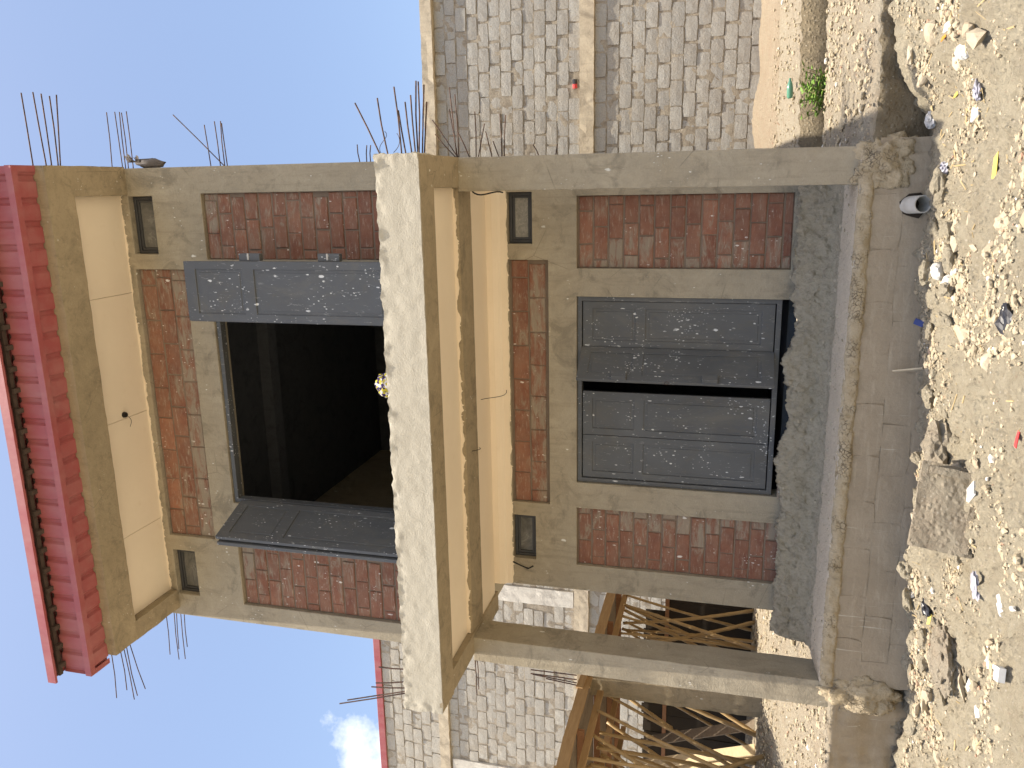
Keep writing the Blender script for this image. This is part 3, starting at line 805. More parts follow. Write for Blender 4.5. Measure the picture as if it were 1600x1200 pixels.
# reinforcing bars left sticking out of the beam ends
REB = [
 [[3.43,-1.9,6.86,4.09,-1.9,6.87],[3.43,-1.88,6.73,4.09,-1.9,6.74],[3.43,-1.85,6.7,4.08,-1.85,6.7],[3.43,-1.82,6.655,4.06,-1.82,6.64],[3.43,-1.80,6.65,4.07,-1.80,6.58]],
 [[3.42,-0.85,6.88,4.0,-0.85,6.86],[3.42,-0.85,6.75,4.0,-0.85,6.76],[3.42,-0.83,6.73,4.0,-0.83,6.72],[3.42,-0.85,6.68,3.99,-0.85,6.68],[3.42,-0.85,6.62,4.0,-0.85,6.62]],
 [[3.42,-0.8,5.73,3.84,-0.8,5.76],[3.42,-0.8,5.62,3.87,-0.8,5.64],[3.42,-0.8,5.57,3.87,-0.8,5.57],[3.42,-0.8,5.54,3.85,-0.8,5.56],[3.42,-0.8,5.56,3.95,-0.8,6.11]],
 [[3.43,-1.85,3.40,3.87,-1.85,3.61],[3.44,-1.85,3.34,3.9,-1.85,3.41],[3.44,-1.85,3.22,3.98,-1.85,3.26],[3.44,-1.83,3.19,3.8,-1.83,3.24],[3.44,-1.85,3.13,3.86,-1.85,3.17],[3.44,-1.85,3.1,3.91,-1.85,3.12],[3.44,-1.82,3.09,4.02,-1.82,3.08],[3.44,-1.85,3.07,4.01,-1.85,3.05],[3.44,-1.8,3.06,3.99,-1.8,3.02],[3.44,-1.78,3.05,3.86,-1.78,3.01]],
 [[3.42,-0.8,4.08,3.6,-0.8,4.1],[3.42,-0.8,4.01,3.59,-0.8,4.0],[3.42,-0.8,3.97,3.59,-0.8,3.96]],
 [[3.44,-0.75,3.09,3.8,-0.75,3.34],[3.44,-0.77,3.10,3.67,-0.77,3.31],[3.44,-0.75,3.10,3.89,-0.75,3.17],[3.44,-0.78,3.10,4.08,-0.78,3.15],[3.44,-0.75,3.09,4.02,-0.75,3.11],[3.44,-0.75,2.98,3.68,-0.75,3.09],[3.44,-0.75,2.92,3.86,-0.75,2.92],[3.44,-0.75,2.9,3.75,-0.75,2.83],[3.43,-0.75,2.76,3.68,-0.75,2.82],[3.43,-0.75,2.69,3.59,-0.75,2.75],[3.43,-0.75,2.67,3.83,-0.75,2.68],[3.43,-0.73,2.65,3.82,-0.73,2.63],[3.43,-0.75,2.31,3.55,-0.75,2.37],[3.43,-0.75,2.16,3.55,-0.75,2.14]],
 [[-1.52,-1.9,6.81,-2.15,-1.9,6.83],[-1.52,-1.9,6.69,-2.03,-1.9,6.68],[-1.52,-1.88,6.66,-2.15,-1.88,6.62],[-1.52,-1.85,6.65,-2.12,-1.85,6.6],[-1.52,-1.8,6.65,-2.06,-1.8,6.53]],
 [[-1.62,-0.85,6.94,-2.28,-0.85,6.96],[-1.62,-0.85,6.82,-2.33,-0.85,6.84],[-1.62,-0.83,6.8,-2.2,-0.83,6.84],[-1.62,-0.85,6.73,-2.31,-0.85,6.75],[-1.62,-0.85,6.68,-2.14,-0.85,6.7]],
 [[-1.3,-1.9,3.38,-1.32,-1.9,3.7],[-1.43,-1.9,3.38,-1.5,-1.9,3.74],[-1.5,-1.9,3.38,-1.55,-1.9,3.79],[-1.53,-1.9,3.38,-1.74,-1.9,4.06],[-1.56,-1.88,3.38,-1.81,-1.88,4.16]],
 [[-1.63,-0.8,3.09,-2.27,-0.8,3.07],[-1.63,-0.82,3.06,-2.18,-0.82,3.04]],
]
rnd = random.Random(2)
for gi, grp in enumerate(REB):
    for a in grp:
        p, q = Vector(a[:3]), Vector(a[3:])
        m = (p * .45 + q * .55) + Vector((0, rnd.uniform(-.01, .01), rnd.uniform(-.008, .008)))
        r = .0065 if gi in (0, 3, 8) else .0052
        MB().tube([p, m, q], r, 6).make('rebar', 'rebar', B)
# binding wire curls near the canopy rebar, and wires hanging from the ceilings
def curve_pts(pts, n=10):
    out = []
    P_ = [Vector(p) for p in pts]
    for i in range(n + 1):
        t = i / n; q = P_
        while len(q) > 1: q = [a.lerp(b, t) for a, b in zip(q, q[1:])]
        out.append(q[0])
    return out
MB().tube(curve_pts([(3.46, -1.85, 3.40), (3.55, -1.85, 3.46), (3.58, -1.84, 3.30), (3.64, -1.85, 3.36)]), .0025, 4).make('binding_wire', 'rebar', B)
MB().tube(curve_pts([(3.47, -1.83, 3.30), (3.54, -1.85, 3.20), (3.62, -1.86, 3.25)]), .0025, 4).make('binding_wire', 'rebar', B)
MB().tube(curve_pts([(1.02, -.03, 2.87), (.98, -.20, 2.80), (1.03, -.36, 2.93), (1.0, -.40, 3.05)]), .0035, 5).make('loose_wire', 'wire', B)
MB().tube(curve_pts([(.57, -.85, 3.06), (.52, -.60, 2.97), (.50, -.5, 3.05)]), .0035, 5).make('loose_wire', 'wire', B)
MB().tube(curve_pts([(3.12, -.05, 2.86), (3.16, -.25, 2.90), (3.05, -.4, 2.99), (3.14, -.5, 3.05)]), .008, 5).make('loose_wire', 'wire', B)
MB().tube(curve_pts([(-1.02, -.01, 2.84), (-1.12, -.06, 2.55), (-.98, -.08, 2.66), (-1.13, -.05, 2.72), (-1.05, -.01, 2.60)]), .008, 5).make('loose_wire', 'wire', B)
lh = link('lamp_outlet', None, B, (.898, -1.33, 6.735))
MB().tube([(.898, -1.33, 6.737), (.898, -1.33, 6.705)], [.032, .028], 10).make('rose', 'wire', lh)
MB().tube(curve_pts([(.898, -1.33, 6.72), (.86, -1.33, 6.60), (.80, -1.34, 6.66), (.76, -1.30, 6.70)]), .003, 5).make('loose_wire', 'wire', lh)

# ------------------------------------------------------------------ raised walkway in front of the shop
PL = thing('raised_walkway', (1.0, -.6, -1.1), 'rough raised cement walkway with block base in front of the shop doors', 'walkway')
prof = [(.05, -.06, .008), (-.02, -.055, .012), (-.08, -.03, .03), (-.14, -.03, .03), (-.19, -.07, .03), (-.225, -.14, .028), (-.25, -.21, .028), (-.275, -.28, .025), (-.31, -.335, .02), (-.36, -.365, .012), (-.45, -.378, .008), (-.56, -.386, .006), (-.68, -.394, .005), (-.80, -.402, .004), (-.90, -.410, .004), (-.965, -.418, .006), (-.995, -.43, .010)]
_p = []
for a, b in zip(prof, prof[1:]):
    for q in range(4): _p.append(tuple(u + (v - u) * q / 4 for u, v in zip(a, b)))
prof = _p + [prof[-1]]
nx = 420
def wf(i, j):
    x = -1.46 + (3.40 + 1.46) * i / (nx - 1); y, z, a = prof[j]
    e = .02 * fbm((x, 0, 0), 4, 3, 51) * max(0, (j - 48) / 16)
    hollow = -.055 * sstep(-.05, .15, x) * (1 - sstep(1.9, 2.1, x)) if j < 14 else 0
    lump = .10 * max(0, fbm((x, 1, 0), 1.7, 3, 54)) * math.exp(-((j / 4 - 3.5) / 2.) ** 2)
    return (x, y + a * (1.5 * fbm((x, y, z), 6, 4, 52) + .8 * fbm((x, y, z), 22, 4, 56)) + e, z + hollow + lump + a * (1.4 * fbm((x, y, z), 7, 4, 53) + .8 * fbm((x, y, z), 25, 4, 57)))
SP = 40
MB().grid(nx, SP + 1, wf, flip=True).make('step', 'step_concrete', PL, smooth=True)
MB().grid(nx, len(prof) - SP, lambda i, j: wf(i, j + SP), flip=True).make('floor', 'walkway', PL, smooth=True)
rnd = random.Random(18)
crumbs = MB()
for k in range(600):
    i_, j_ = rnd.randrange(nx), int(min(len(prof) - 1, abs(rnd.gauss(38, 12))))
    p = wf(i_, j_); s_ = .002 + rnd.expovariate(1 / .0028); s_ = min(s_, .012)
    crumbs.obox((p[0], p[1] - s_ * .3, p[2] + s_ * .4), (s_, rnd.uniform(-.5, .5) * s_, 0), (rnd.uniform(-.5, .5) * s_, s_ * .8, 0), (0, rnd.uniform(-.4, .4) * s_, s_ * .6))
tag(crumbs.make('crumbs', 'stone', PL), kind='stuff')
# lumpy mortar rim
rim = [(-.97, -.415, .010), (-1.0, -.428, .014), (-1.012, -.45, .018), (-1.018, -.48, .020), (-1.018, -.51, .020), (-1.008, -.53, .015), (-.985, -.54, .01)]
nx2 = 320
def rf(i, j):
    x = -1.47 + (3.42 + 1.47) * i / (nx2 - 1); y, z, a = rim[j]
    l = abs(mnoise.cell(Vector((x * 22, z * 22, 0)))) * .012 if 2 <= j <= 5 else 0
    return (x, y + a * fbm((x, y, z), 16, 3, 61) + .018 * fbm((x, 0, 0), 4, 3, 51) - l, z + a * .8 * fbm((x, y, z), 14, 3, 62))
MB().grid(nx2, len(rim), rf, flip=True).make('mortar_rim', 'crumbly', PL, smooth=True)
MB().box(-1.40, 3.38, -.975, -.05, -1.5, -.545).make('base_fill', 'mortar', PL)
rnd = random.Random(77)
BLK = {}
def block_mesh(l, h, d, mat, v, rough=.006, ed_=.007):
    key = (round(l, 2), round(h, 2), mat, v)
    if key not in BLK:
        r = random.Random(hash((key[0], key[1], v)) & 0xffff)
        a, b, c = key[0] / 2, key[1] / 2, .011
        nx_, nz_ = 4, 2
        vs = []; fs = []
        for k in range(nz_ + 1):
            for i in range(nx_ + 1):
                ex = c if i in (0, nx_) else 0
                u = -a + 2 * a * i / nx_; w = -b + 2 * b * k / nz_
                ed = (i in (0, nx_)) or (k in (0, nz_))
                if i in (0, nx_) and k in (0, nz_): u *= .965; w *= .93
                vs.append((u + (r.uniform(-.009, .009)), (r.uniform(.001, ed_) if ed else r.uniform(-rough, rough) * .35), w + r.uniform(-.007, .007)))
        W = nx_ + 1
        for k in range(nz_):
            for i in range(nx_): fs.append((k * W + i, k * W + i + 1, (k + 1) * W + i + 1, (k + 1) * W + i))
        q = len(vs); vs += [(-a, d, -b), (a, d, -b), (a, d, b), (-a, d, b)]
        c0, c1, c2, c3 = 0, nx_, nz_ * W + nx_, nz_ * W
        fs.append(tuple([q, q + 1] + list(range(nx_, -1, -1))))
        fs.append(tuple([q + 2, q + 3] + [c3 + i for i in range(nx_ + 1)]))
        fs.append(tuple([q + 1, q + 2] + [k * W + nx_ for k in range(nz_, -1, -1)]))
        fs.append(tuple([q + 3, q] + [k * W for k in range(nz_ + 1)]))
        fs.append((q + 3, q + 2, q + 1, q))
        BLK[key] = MB().add(vs, fs).mesh('block', mat)

    return BLK[key]
for row in range(3):
    zt = -.528 - row * .232
    x = -1.42 - (.22 if row % 2 else 0)
    while x < 3.38:
        l = rnd.uniform(.43, .47)
        a, b = max(x, -1.42), min(x + l - .003, 3.38)
        if b - a > .06:
            link('block', block_mesh(b - a, .231, .06, 'base_wall', rnd.randrange(4), .003, .0025), PL, ((a + b) / 2, -1.004 + rnd.uniform(-.002, .002), zt - .116))
        x += l
nsx, nsz = 400, 60
MB().grid(nsx, nsz, lambda i, j: (-1.42 + 4.80 * i / (nsx - 1), -.9975 + .0075 * fbm((-1.42 + 4.80 * i / (nsx - 1), 0, j * .012), 4.5, 4, 88) + .002 * fbm((i * .012, 3, j * .012), 24, 2, 89), -.525 - .72 * j / (nsz - 1)), flip=True).make('cement_skim', 'base_wall', PL, smooth=True)
# mortar lumps under the two columns
def lump(name, parent, c, r, mat, seed, sub=4, amp=.25, sc_=4.):
    bm = bmesh.new(); bmesh.ops.create_icosphere(bm, subdivisions=sub, radius=1)
    mb = MB()
    vs = []
    for v in bm.verts:
        p = v.co.copy(); d = 1 + amp * fbm(p, sc_ * .35, 4, seed) + amp * .35 * fbm(p, sc_, 3, seed + 1)
        vs.append((c[0] + p.x * r[0] * d, c[1] + p.y * r[1] * d, c[2] + p.z * r[2] * d))
    mb.add(vs, [[v.index for v in f.verts] for f in bm.faces]); bm.free()
    return mb.make(name, mat, parent, smooth=True)
lump('mortar_lump', PL, (3.30, -.93, -.62), (.23, .12, .26), 'crumbly', 3, 5, .3, 6)
lump('mortar_lump', PL, (-1.55, -.93, -.78), (.22, .13, .36), 'crumbly', 5, 5, .3, 6)
MB().rough_box(3.37, 3.50, -.99, -.4, -1.3, -.55, .06, .015, 6, 71).make('base_pier', 'base_wall', PL)
# drain pipe
dp = thing('drain_pipe', (2.975, -1.0, -.86), 'short grey plastic drain pipe jutting from walkway base', 'pipe')
def hollow_tube(a, b, ro_, ri, n=24):
    a, b = Vector(a), Vector(b); d = (b - a).normalized(); u = d.cross(Vector((1, 0, 0))).normalized(); w = d.cross(u)
    vs = []
    for p, r in ((a, ro_), (b, ro_), (b, ri), (a, ri)):
        vs += [p + (u * math.cos(2 * math.pi * k / n) + w * math.sin(2 * math.pi * k / n)) * r for k in range(n)]
    fs = [(g_ * n + k, g_ * n + (k + 1) % n, ((g_ + 1) % 4) * n + (k + 1) % n, ((g_ + 1) % 4) * n + k) for g_ in range(4) for k in range(n)]
    return MB().add(vs, fs)
hollow_tube((2.97, -.94, -.79), (2.985, -1.20, -.87), .070, .061).make('pipe_wall', 'pvc', dp, smooth=True).modifiers.new('e', 'EDGE_SPLIT')
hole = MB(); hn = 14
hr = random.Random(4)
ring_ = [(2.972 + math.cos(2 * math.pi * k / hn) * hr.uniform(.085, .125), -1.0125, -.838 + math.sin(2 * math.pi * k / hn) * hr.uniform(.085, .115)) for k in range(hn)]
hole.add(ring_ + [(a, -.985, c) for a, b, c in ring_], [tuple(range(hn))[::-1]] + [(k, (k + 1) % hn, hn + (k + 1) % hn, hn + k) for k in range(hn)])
hole.make('broken_hole_shade', 'painted_shade', dp)  # dark plate paints the shade inside the broken hole

# ------------------------------------------------------------------ block walls behind
def block_wall(name, x0, x1, y, z0, z1, label, bands, piers, mat, holes=(), course=.238, length=.47, seed=1, top_skip=None):
    W = thing(name, ((x0 + x1) / 2, y + .1, z0), label, 'wall')
    MB().box(x0, x1, y + .03, y + .22, z0, z1).make('wall_core', 'mortar', W)
    nb, mb_ = int((x1 - x0) / .06), int((z1 - z0) / .06)
    MB().grid(nb + 1, mb_ + 1, lambda i, j: (x0 + (x1 - x0) * i / nb, y + .012 - .016 * fbm((x0 + i * .06, 0, z0 + j * .06), 5, 3, seed), z0 + (z1 - z0) * j / mb_)).make('mortar_bed', 'mortar', W, smooth=True)
    r = random.Random(seed); cand = []
    for b0, b1, pr in bands:
        MB().rough_box(x0, x1, y - pr, y + .012, b0, b1, .12, .012, 5, seed + 3).make('tie_beam', 'tie_beam', W)
    for a, b, p0, p1 in piers:
        MB().rough_box(a, b, y - .05, y + .012, p0, p1, .15, .012, 5, seed + 5).make('pier', 'pale_render', W)
    segs = []
    zc = z0; cuts = sorted([(b0, b1) for b0, b1, _ in bands])
    for b0, b1 in cuts + [(z1, z1)]:
        if b0 - zc > .1: segs.append((zc, b0))
        zc = b1
    row = 0
    for s0, s1 in segs:
        n = max(1, round((s1 - s0) / course)); hgt = (s1 - s0) / n
        for k in range(n):
            zz = s0 + k * hgt; row += 1
            x = x0 - (length * .5 if row % 2 else 0) - r.uniform(0, .05)
            while x < x1:
                l = length * r.uniform(.93, 1.05)
                a, b = max(x, x0), min(x + l - r.uniform(.014, .06), x1)
                x += l
                cx_, cz_ = (a + b) / 2, zz + hgt / 2
                if b - a < .08 or any(p[0] - .02 < cx_ < p[1] + .02 and p[2] < cz_ < p[3] for p in piers): continue
                if any(math.hypot(cx_ - h[0], cz_ - h[1]) < h[2] for h in holes): continue
                cand.append((a, b, cz_, hgt - r.uniform(.014, .03), r.randrange(6), r.uniform(-.014, .008)))
    # the ones largest in the picture become parts, the remainder one joined part
    def seen(c):
        v = Vector(((c[0] + c[1]) / 2, y, c[2])) - Vector((CX, CY, CZ)); dz = v.dot(fwd)
        px, py = 800 - FPX * v.dot(u2) / dz, 600 - FPX * v.dot(r2) / dz
        hid = 255 < py < 960 and True
        return (0 if -40 < px < 1640 and -30 < py < 1230 and not hid else 1, dz)
    cand.sort(key=seen)
    for c in cand[:300]:
        link('block', block_mesh(c[1] - c[0], c[3], .05, mat, c[4]), W, ((c[0] + c[1]) / 2, y + c[5], c[2]))
    rest = MB()
    for c in cand[300:]:
        me = block_mesh(c[1] - c[0], c[3], .05, mat, c[4])
        ox, oz = (c[0] + c[1]) / 2, c[2]
        rest.add([(v.co.x + ox, v.co.y + y + c[5], v.co.z + oz) for v in me.vertices], [tuple(p.vertices) for p in me.polygons])
    if cand[300:]: tag(rest.make('blocks_beyond', mat, W), kind='stuff')
    return W
block_wall('block_wall', 2.6, 10.5, 8.5, -.4, 6.80, 'bare grey block wall with concrete tie beam, right of the shop',
           [(3.28, 3.56, .07), (6.58, 6.82, .12)], [], 'block', holes=((5.05, 3.68, .2), (5.15, 3.1, .12)), seed=5)
LW = block_wall('block_wall', -14.5, -1.0, 8.5, -.4, 8.62, 'tall pale block wall under a red roof edge, left of the shop',
           [(3.35, 3.68, .06), (6.86, 7.12, .08)], [(-6.32, -5.92, 3.7, 6.8), (-11.35, -10.9, -.3, 6.8)], 'block_white', seed=8)
MB().box(-14.6, -1.7, 8.46, 8.75, 8.625, 8.80).make('roof_edge', 'red', LW, bevel=.01)
cc = thing('drink_can', (5.1, 8.47, 3.60), 'small crumpled red and black can lodged in gap of right block wall', 'can')
MB().tube([(5.03, 8.50, 3.66), (5.11, 8.50, 3.665)], .045, 10).make('can_body', 'redscrap', cc)
MB().tube([(5.112, 8.50, 3.665), (5.20, 8.50, 3.67)], .045, 10).make('can_base', 'black_bag', cc)

# ------------------------------------------------------------------ half-built neighbour: formwork, props, column
NB = thing('slab_formwork', (-5.2, 2.0, 2.2), 'timber slab formwork on the half-built plot left of the shop', 'formwork')
def plank(p, q, w, t, up=(0, 0, 1)):
    p, q = Vector(p), Vector(q); d = (q - p); L = d.length; d.normalize()
    u = Vector(up); s_ = d.cross(u).normalized(); u = s_.cross(d).normalized()
    return MB().obox((p + q) / 2, d * (L / 2), s_ * (t / 2), u * (w / 2))
ys = [-.5, .05, .62, 1.15, 1.75, 2.6, 3.4, 4.1, 5.0]
rnd = random.Random(12)
for a, b in zip(ys, ys[1:]):
    plank((-3.72 + rnd.uniform(-.012, .012), a, 2.30 + rnd.uniform(-.012, .012)), (-3.72 + rnd.uniform(-.012, .012), b - .004, 2.31), .15, .028).make('side_board', 'formwork', NB)
y = -.5
while y < 5.0:
    if 2.2 < y < 2.9: y += .165; continue
    plank((-3.76, y + .08, 2.27), (-7.9, y + .08, 2.27), .025, .155).make('deck_plank', 'old_plank', NB)
    y += .165
for y in (-.3, .9, 2.3, 3.7, 4.8):
    plank((-3.80, y, 2.205), (-7.8, y, 2.205), .09, .05).make('bearer', 'red_post', NB)
for x in (-3.95, -5.3, -6.7):
    plank((x, -.5, 2.11), (x, 5.0, 2.11), .09, .05).make('stringer', 'formwork', NB)
plank((-3.75, 5.02, 2.28), (-7.9, 5.02, 2.28), .16, .03).make('end_board', 'red_post', NB)
# front leaning boards, one of them split
plank((-3.70, 1.66, 2.36), (-3.70, 2.02, 2.34), .10, .03).make('splice_board', 'formwork', NB)
# bamboo props
def bamboo(name_label, a, b, r=.032):
    a, b = Vector(a), Vector(b)
    L = (b - a).length; n = max(6, int(L / .075)); pts = []; rr = []
    bow = Vector((random.uniform(-.05, .05), random.uniform(-.05, .05), 0))
    for i in range(n + 1):
        t = i / n
        pts.append(a.lerp(b, t) + bow * math.sin(math.pi * t)); rr.append(r * (1 - .25 * t) * (1.16 if i % 4 == 2 else 1))
    o = MB().tube(pts, rr, 8).make('bamboo_prop', 'bamboo', smooth=True, origin=a)
    tag(o, name_label, 'prop', 'bamboo props under the formwork')
rnd = random.Random(21)
bl = 'slender bamboo prop standing crookedly under the slab formwork'
for (ax_, ay_, bx_, by_) in ((-4.35, 1.0, -3.9, 1.5), (-4.9, .7, -4.0, 1.1), (-4.3, 1.6, -4.6, .4), (-5.0, 1.9, -4.2, 2.6), (-5.5, 1.2, -4.5, 1.6), (-5.2, .4, -4.6, -.2),
                             (-5.8, .9, -4.9, .5), (-4.6, 3.2, -3.9, 3.4), (-4.1, 3.6, -4.8, 4.2), (-5.2, 3.8, -4.3, 4.4), (-4.4, 4.4, -4.1, 3.9), (-5.9, 2.6, -5.0, 2.2), (-6.3, 1.6, -5.6, 1.0), (-6.0, 4.0, -5.3, 4.5), (-4.75, 2.6, -4.15, 2.9), (-6.6, 3.0, -5.9, 2.4),
                             (-4.5, .2, -4.1, .6), (-4.2, .5, -4.7, 1.3), (-5.1, 1.4, -4.3, .9), (-4.9, 2.2, -4.4, 1.7), (-5.6, 1.9, -4.8, 2.5), (-4.3, 2.8, -4.9, 3.5), (-5.0, 4.5, -4.4, 4.8), (-4.15, 4.2, -4.5, 4.7), (-5.4, .0, -4.9, .6), (-6.2, .6, -5.4, .2), (-4.6, 3.9, -4.0, 4.5), (-4.45, 1.3, -4.05, .7), (-4.7, 1.7, -4.1, 2.2), (-5.3, 2.4, -4.5, 1.5), (-5.7, .4, -5.0, 1.1), (-4.8, .0, -4.2, -.3), (-5.9, 1.5, -4.9, 1.9), (-6.4, 2.2, -5.2, 1.4), (-4.25, 2.5, -4.5, 3.1), (-5.0, 3.0, -4.2, 3.8), (-6.1, -.1, -5.5, .4), (-4.4, 3.4, -4.2, 2.7), (-4.1, 3.9, -3.9, 4.5), (-4.5, 4.6, -3.95, 4.2), (-3.95, 4.5, -4.4, 4.0), (-4.35, 4.9, -3.9, 4.85), (-4.0, 3.3, -4.25, 4.3), (-4.65, 4.3, -4.15, 4.9), (-3.9, 4.8, -4.2, 4.4)):
    bamboo(bl, (ax_, ay_, top_left(ax_, ay_) - .02), (bx_, by_, 2.08), rnd.uniform(.025, .034))
# concrete column of the neighbour with starter bars
NC = thing('concrete_column', (-3.75, 2.2, -.2), 'bare grey concrete column of neighbouring plot with starter bars on top', 'column')
MB().rough_box(-4.02, -3.50, 2.0, 2.35, -.3, 2.46, .07, .012, 5, 81).make('shaft', 'plaster_clean', NC, bevel=.008)
for a in ([-3.60,2.1,2.4,-3.62,2.1,3.18],[-3.87,2.1,2.4,-3.87,2.1,3.17],[-3.93,2.1,2.4,-3.88,2.1,3.14],[-3.97,2.1,2.4,-3.92,2.1,2.94],[-3.83,2.15,2.4,-3.84,2.15,3.18]):
    MB().tube([a[:3], a[3:]], .009, 6).make('rebar', 'rebar', NC)
# dark boards added as painted shade, and stored planks, behind the props
SC = thing('shade_boards', (-5.8, 5.2, -.1), 'dark boards added as painted shade behind the bamboo props', 'screen')
x = -8.6
rnd = random.Random(31)
while x < -3.6:
    MB().box(x, x + .19, 5.2 + rnd.uniform(0, .015), 5.23, -.6, (1.38 if x > -4.5 else 1.78) + rnd.uniform(-.03, .03)).make('board', 'painted_shade', SC); x += .194
plank((-8.6, 5.17, 1.38), (-3.6, 5.17, 1.38), .07, .05).make('top_rail', 'red_post', SC)
for k, (a, b, m) in enumerate((((-5.2, 2.9, -.12), (-6.3, 3.5, 1.75), 'new_plank'), ((-5.35, 2.95, -.12), (-6.45, 3.6, 1.72), 'new_plank'), ((-5.05, 3.3, -.12), (-6.1, 3.9, 1.6), 'old_plank'))):
    o = plank(a, b, .03, .17).make('leaning_plank', m, origin=a)
    tag(o, ('fresh yellow plank leaning behind the bamboo props, front of two', 'fresh yellow plank leaning behind the bamboo props, rear of two', 'grey old plank leaning behind the fresh yellow planks')[k], 'plank', 'planks stored on the left plot')
o = plank((-4.0, .9, -.30), (-5.5, 1.9, .95), .22, .03).make('leaning_plank', 'old_plank', origin=(-4, .9, -.3))
tag(o, 'broad weathered board propped low beside the grey column', 'plank', 'planks stored on the left plot')

# ------------------------------------------------------------------ cloth, sacking and plants
CB = lump('printed_cloth_bundle', None, (1.49, -1.84, 3.46), (.11, .10, .11), 'print_cloth', 9, 4, .22, 6)
tag(CB, 'bundle of yellow, purple and white printed cloth on the canopy edge', 'cloth')
SK = thing('torn_sacking', (3.5, -.9, 6.45), 'torn grey sacking caught on the rebar at upper right corner', 'sacking')
lump('sack_body', SK, (3.475, -.90, 6.36), (.05, .05, .16), 'sack', 15, 3, .35, 5)
for k in range(9):
    a = random.uniform(-1, 1); c = Vector((3.49, -.92, 6.55 + a * .06))
    t_ = c + Vector((random.uniform(.01, .09), random.uniform(-.05, .03), random.uniform(-.05, .08)))
    q = MB(); q.add([c + Vector((0, 0, -.02)), c + Vector((0, .004, .02)), t_ + Vector((.01, 0, .018)), t_ - Vector((0, .006, .012))], [(0, 1, 2, 3)]); q.add([v + Vector((0, .003, 0)) for v in map(Vector, q.v)], [(3, 2, 1, 0)])
    q.make('torn_strip', 'sack', SK)
PT = thing('weed_plant', (4.18, 2.02, -.80), 'bright green leafy weed growing in the trench right of the shop', 'plant')
rnd = random.Random(3)
leaves = MB(); stems = MB()
for k in range(34):
    a = rnd.uniform(0, 6.283); L = rnd.uniform(.16, .40); lean = rnd.uniform(.1, .85)
    b0 = Vector((4.18 + rnd.uniform(-.05, .05), 2.02 + rnd.uniform(-.05, .05), -.80))
    tip = b0 + Vector((math.cos(a) * lean * L, math.sin(a) * lean * L, L * 1.1 + .25))
    stems.tube([b0, b0.lerp(tip, .5) + Vector((0, 0, .04)), tip], [.006, .005, .003], 5)
    for j in range(12):
        c = b0.lerp(tip, rnd.uniform(.4, 1.05)); ang_ = rnd.uniform(0, 6.283); ll = rnd.uniform(.045, .09)
        d = Vector((math.cos(ang_), math.sin(ang_), rnd.uniform(-.3, .6))).normalized(); s_ = d.cross(Vector((0, 0, 1))).normalized() * ll * .42
        n_v = Vector((0, 0, .008))
        leaves.add([c, c + d * ll * .5 + s_ + n_v, c + d * ll, c + d * ll * .5 - s_ + n_v, c + d * ll * .5 - n_v], [(0, 1, 4), (1, 2, 4), (2, 3, 4), (3, 0, 4)])
stems.make('stems', 'stem', PT); leaves.make('foliage', 'leaf', PT)
straw = MB()
for k in range(40):
    p = Vector((4.18 + rnd.gauss(0, .16), 2.02 + rnd.gauss(0, .14), -.60 + rnd.uniform(0, .35))); d = Vector((rnd.gauss(0, 1), rnd.gauss(0, 1), rnd.uniform(0, 1))).normalized() * rnd.uniform(.06, .16)
    straw.tube([p, p + d], .002, 3)
straw.make('dry_stalks', 'straw', PT)
BT = thing('plastic_bottle', (4.1, 2.6, -.1), 'empty green plastic bottle lying on earth bank above the weed', 'bottle')
bx, by, bz = 4.16, 2.68, -.06
MB().tube([(bx, by, bz), (bx + .02, by - .005, bz + .004), (bx + .12, by - .03, bz + .01), (bx + .16, by - .04, bz + .012), (bx + .20, by - .05, bz + .014)], [.028, .036, .036, .030, .013], 12).make('body', 'green_plastic', BT, smooth=True)
MB().tube([(bx + .20, by - .05, bz + .014), (bx + .225, by - .056, bz + .015)], .015, 10).make('cap', 'green_plastic', BT)

# ------------------------------------------------------------------ rubble and litter on the ground
def gz(x, y): return ground_full(x, y)
def rock_mesh(seed, sub=2, amp=.35, mat='stone'):
    bm = bmesh.new(); bmesh.ops.create_icosphere(bm, subdivisions=sub, radius=1)
    vs = []
    for v in bm.verts:
        p = v.co.copy(); d = 1 + amp * fbm(p, .9, 3, seed) + amp * .3 * fbm(p, 2.6, 2, seed + 7)
        vs.append(tuple(p * d))
    mb = MB().add(vs, [[v.index for v in f.verts] for f in bm.faces]); bm.free()
    return mb
ROCKS = [rock_mesh(100 + k) for k in range(8)]
ROCKS += [rock_mesh(140 + k, 1, .75) for k in range(8)]
ROCKM = [r.mesh('stone', 'stone') for r in ROCKS]
CLODM = [rock_mesh(170 + k, 3, .45).mesh('earth_clod', 'ground') for k in range(6)]
rnd = random.Random(99)
nst = 0
while nst < 120:
    x = rnd.uniform(-1.6, 4.6); y = -1.12 - abs(rnd.gauss(0, 1)) * 1.0
    if y < -4.2: continue
    if rnd.random() > .35 + .65 * max(0, fbm((x, y, 0), 1.1, 2, 71) + .4): continue
    s = min(.085, .014 + rnd.expovariate(1 / .015))
    o = link('stone', ROCKM[rnd.randrange(16)], None, (x, y, gz(x, y) + s * .12))
    o.scale = (s * rnd.uniform(.8, 1.4), s * rnd.uniform(.7, 1.2), s * rnd.uniform(.35, .75)); o.rotation_euler = (rnd.uniform(-.4, .4), rnd.uniform(-.4, .4), rnd.uniform(0, 6.28))
    tag(o, 'loose pale stone lying in the rubble in front of the walkway', 'stone', 'loose stones on the rubble ground')
    nst += 1
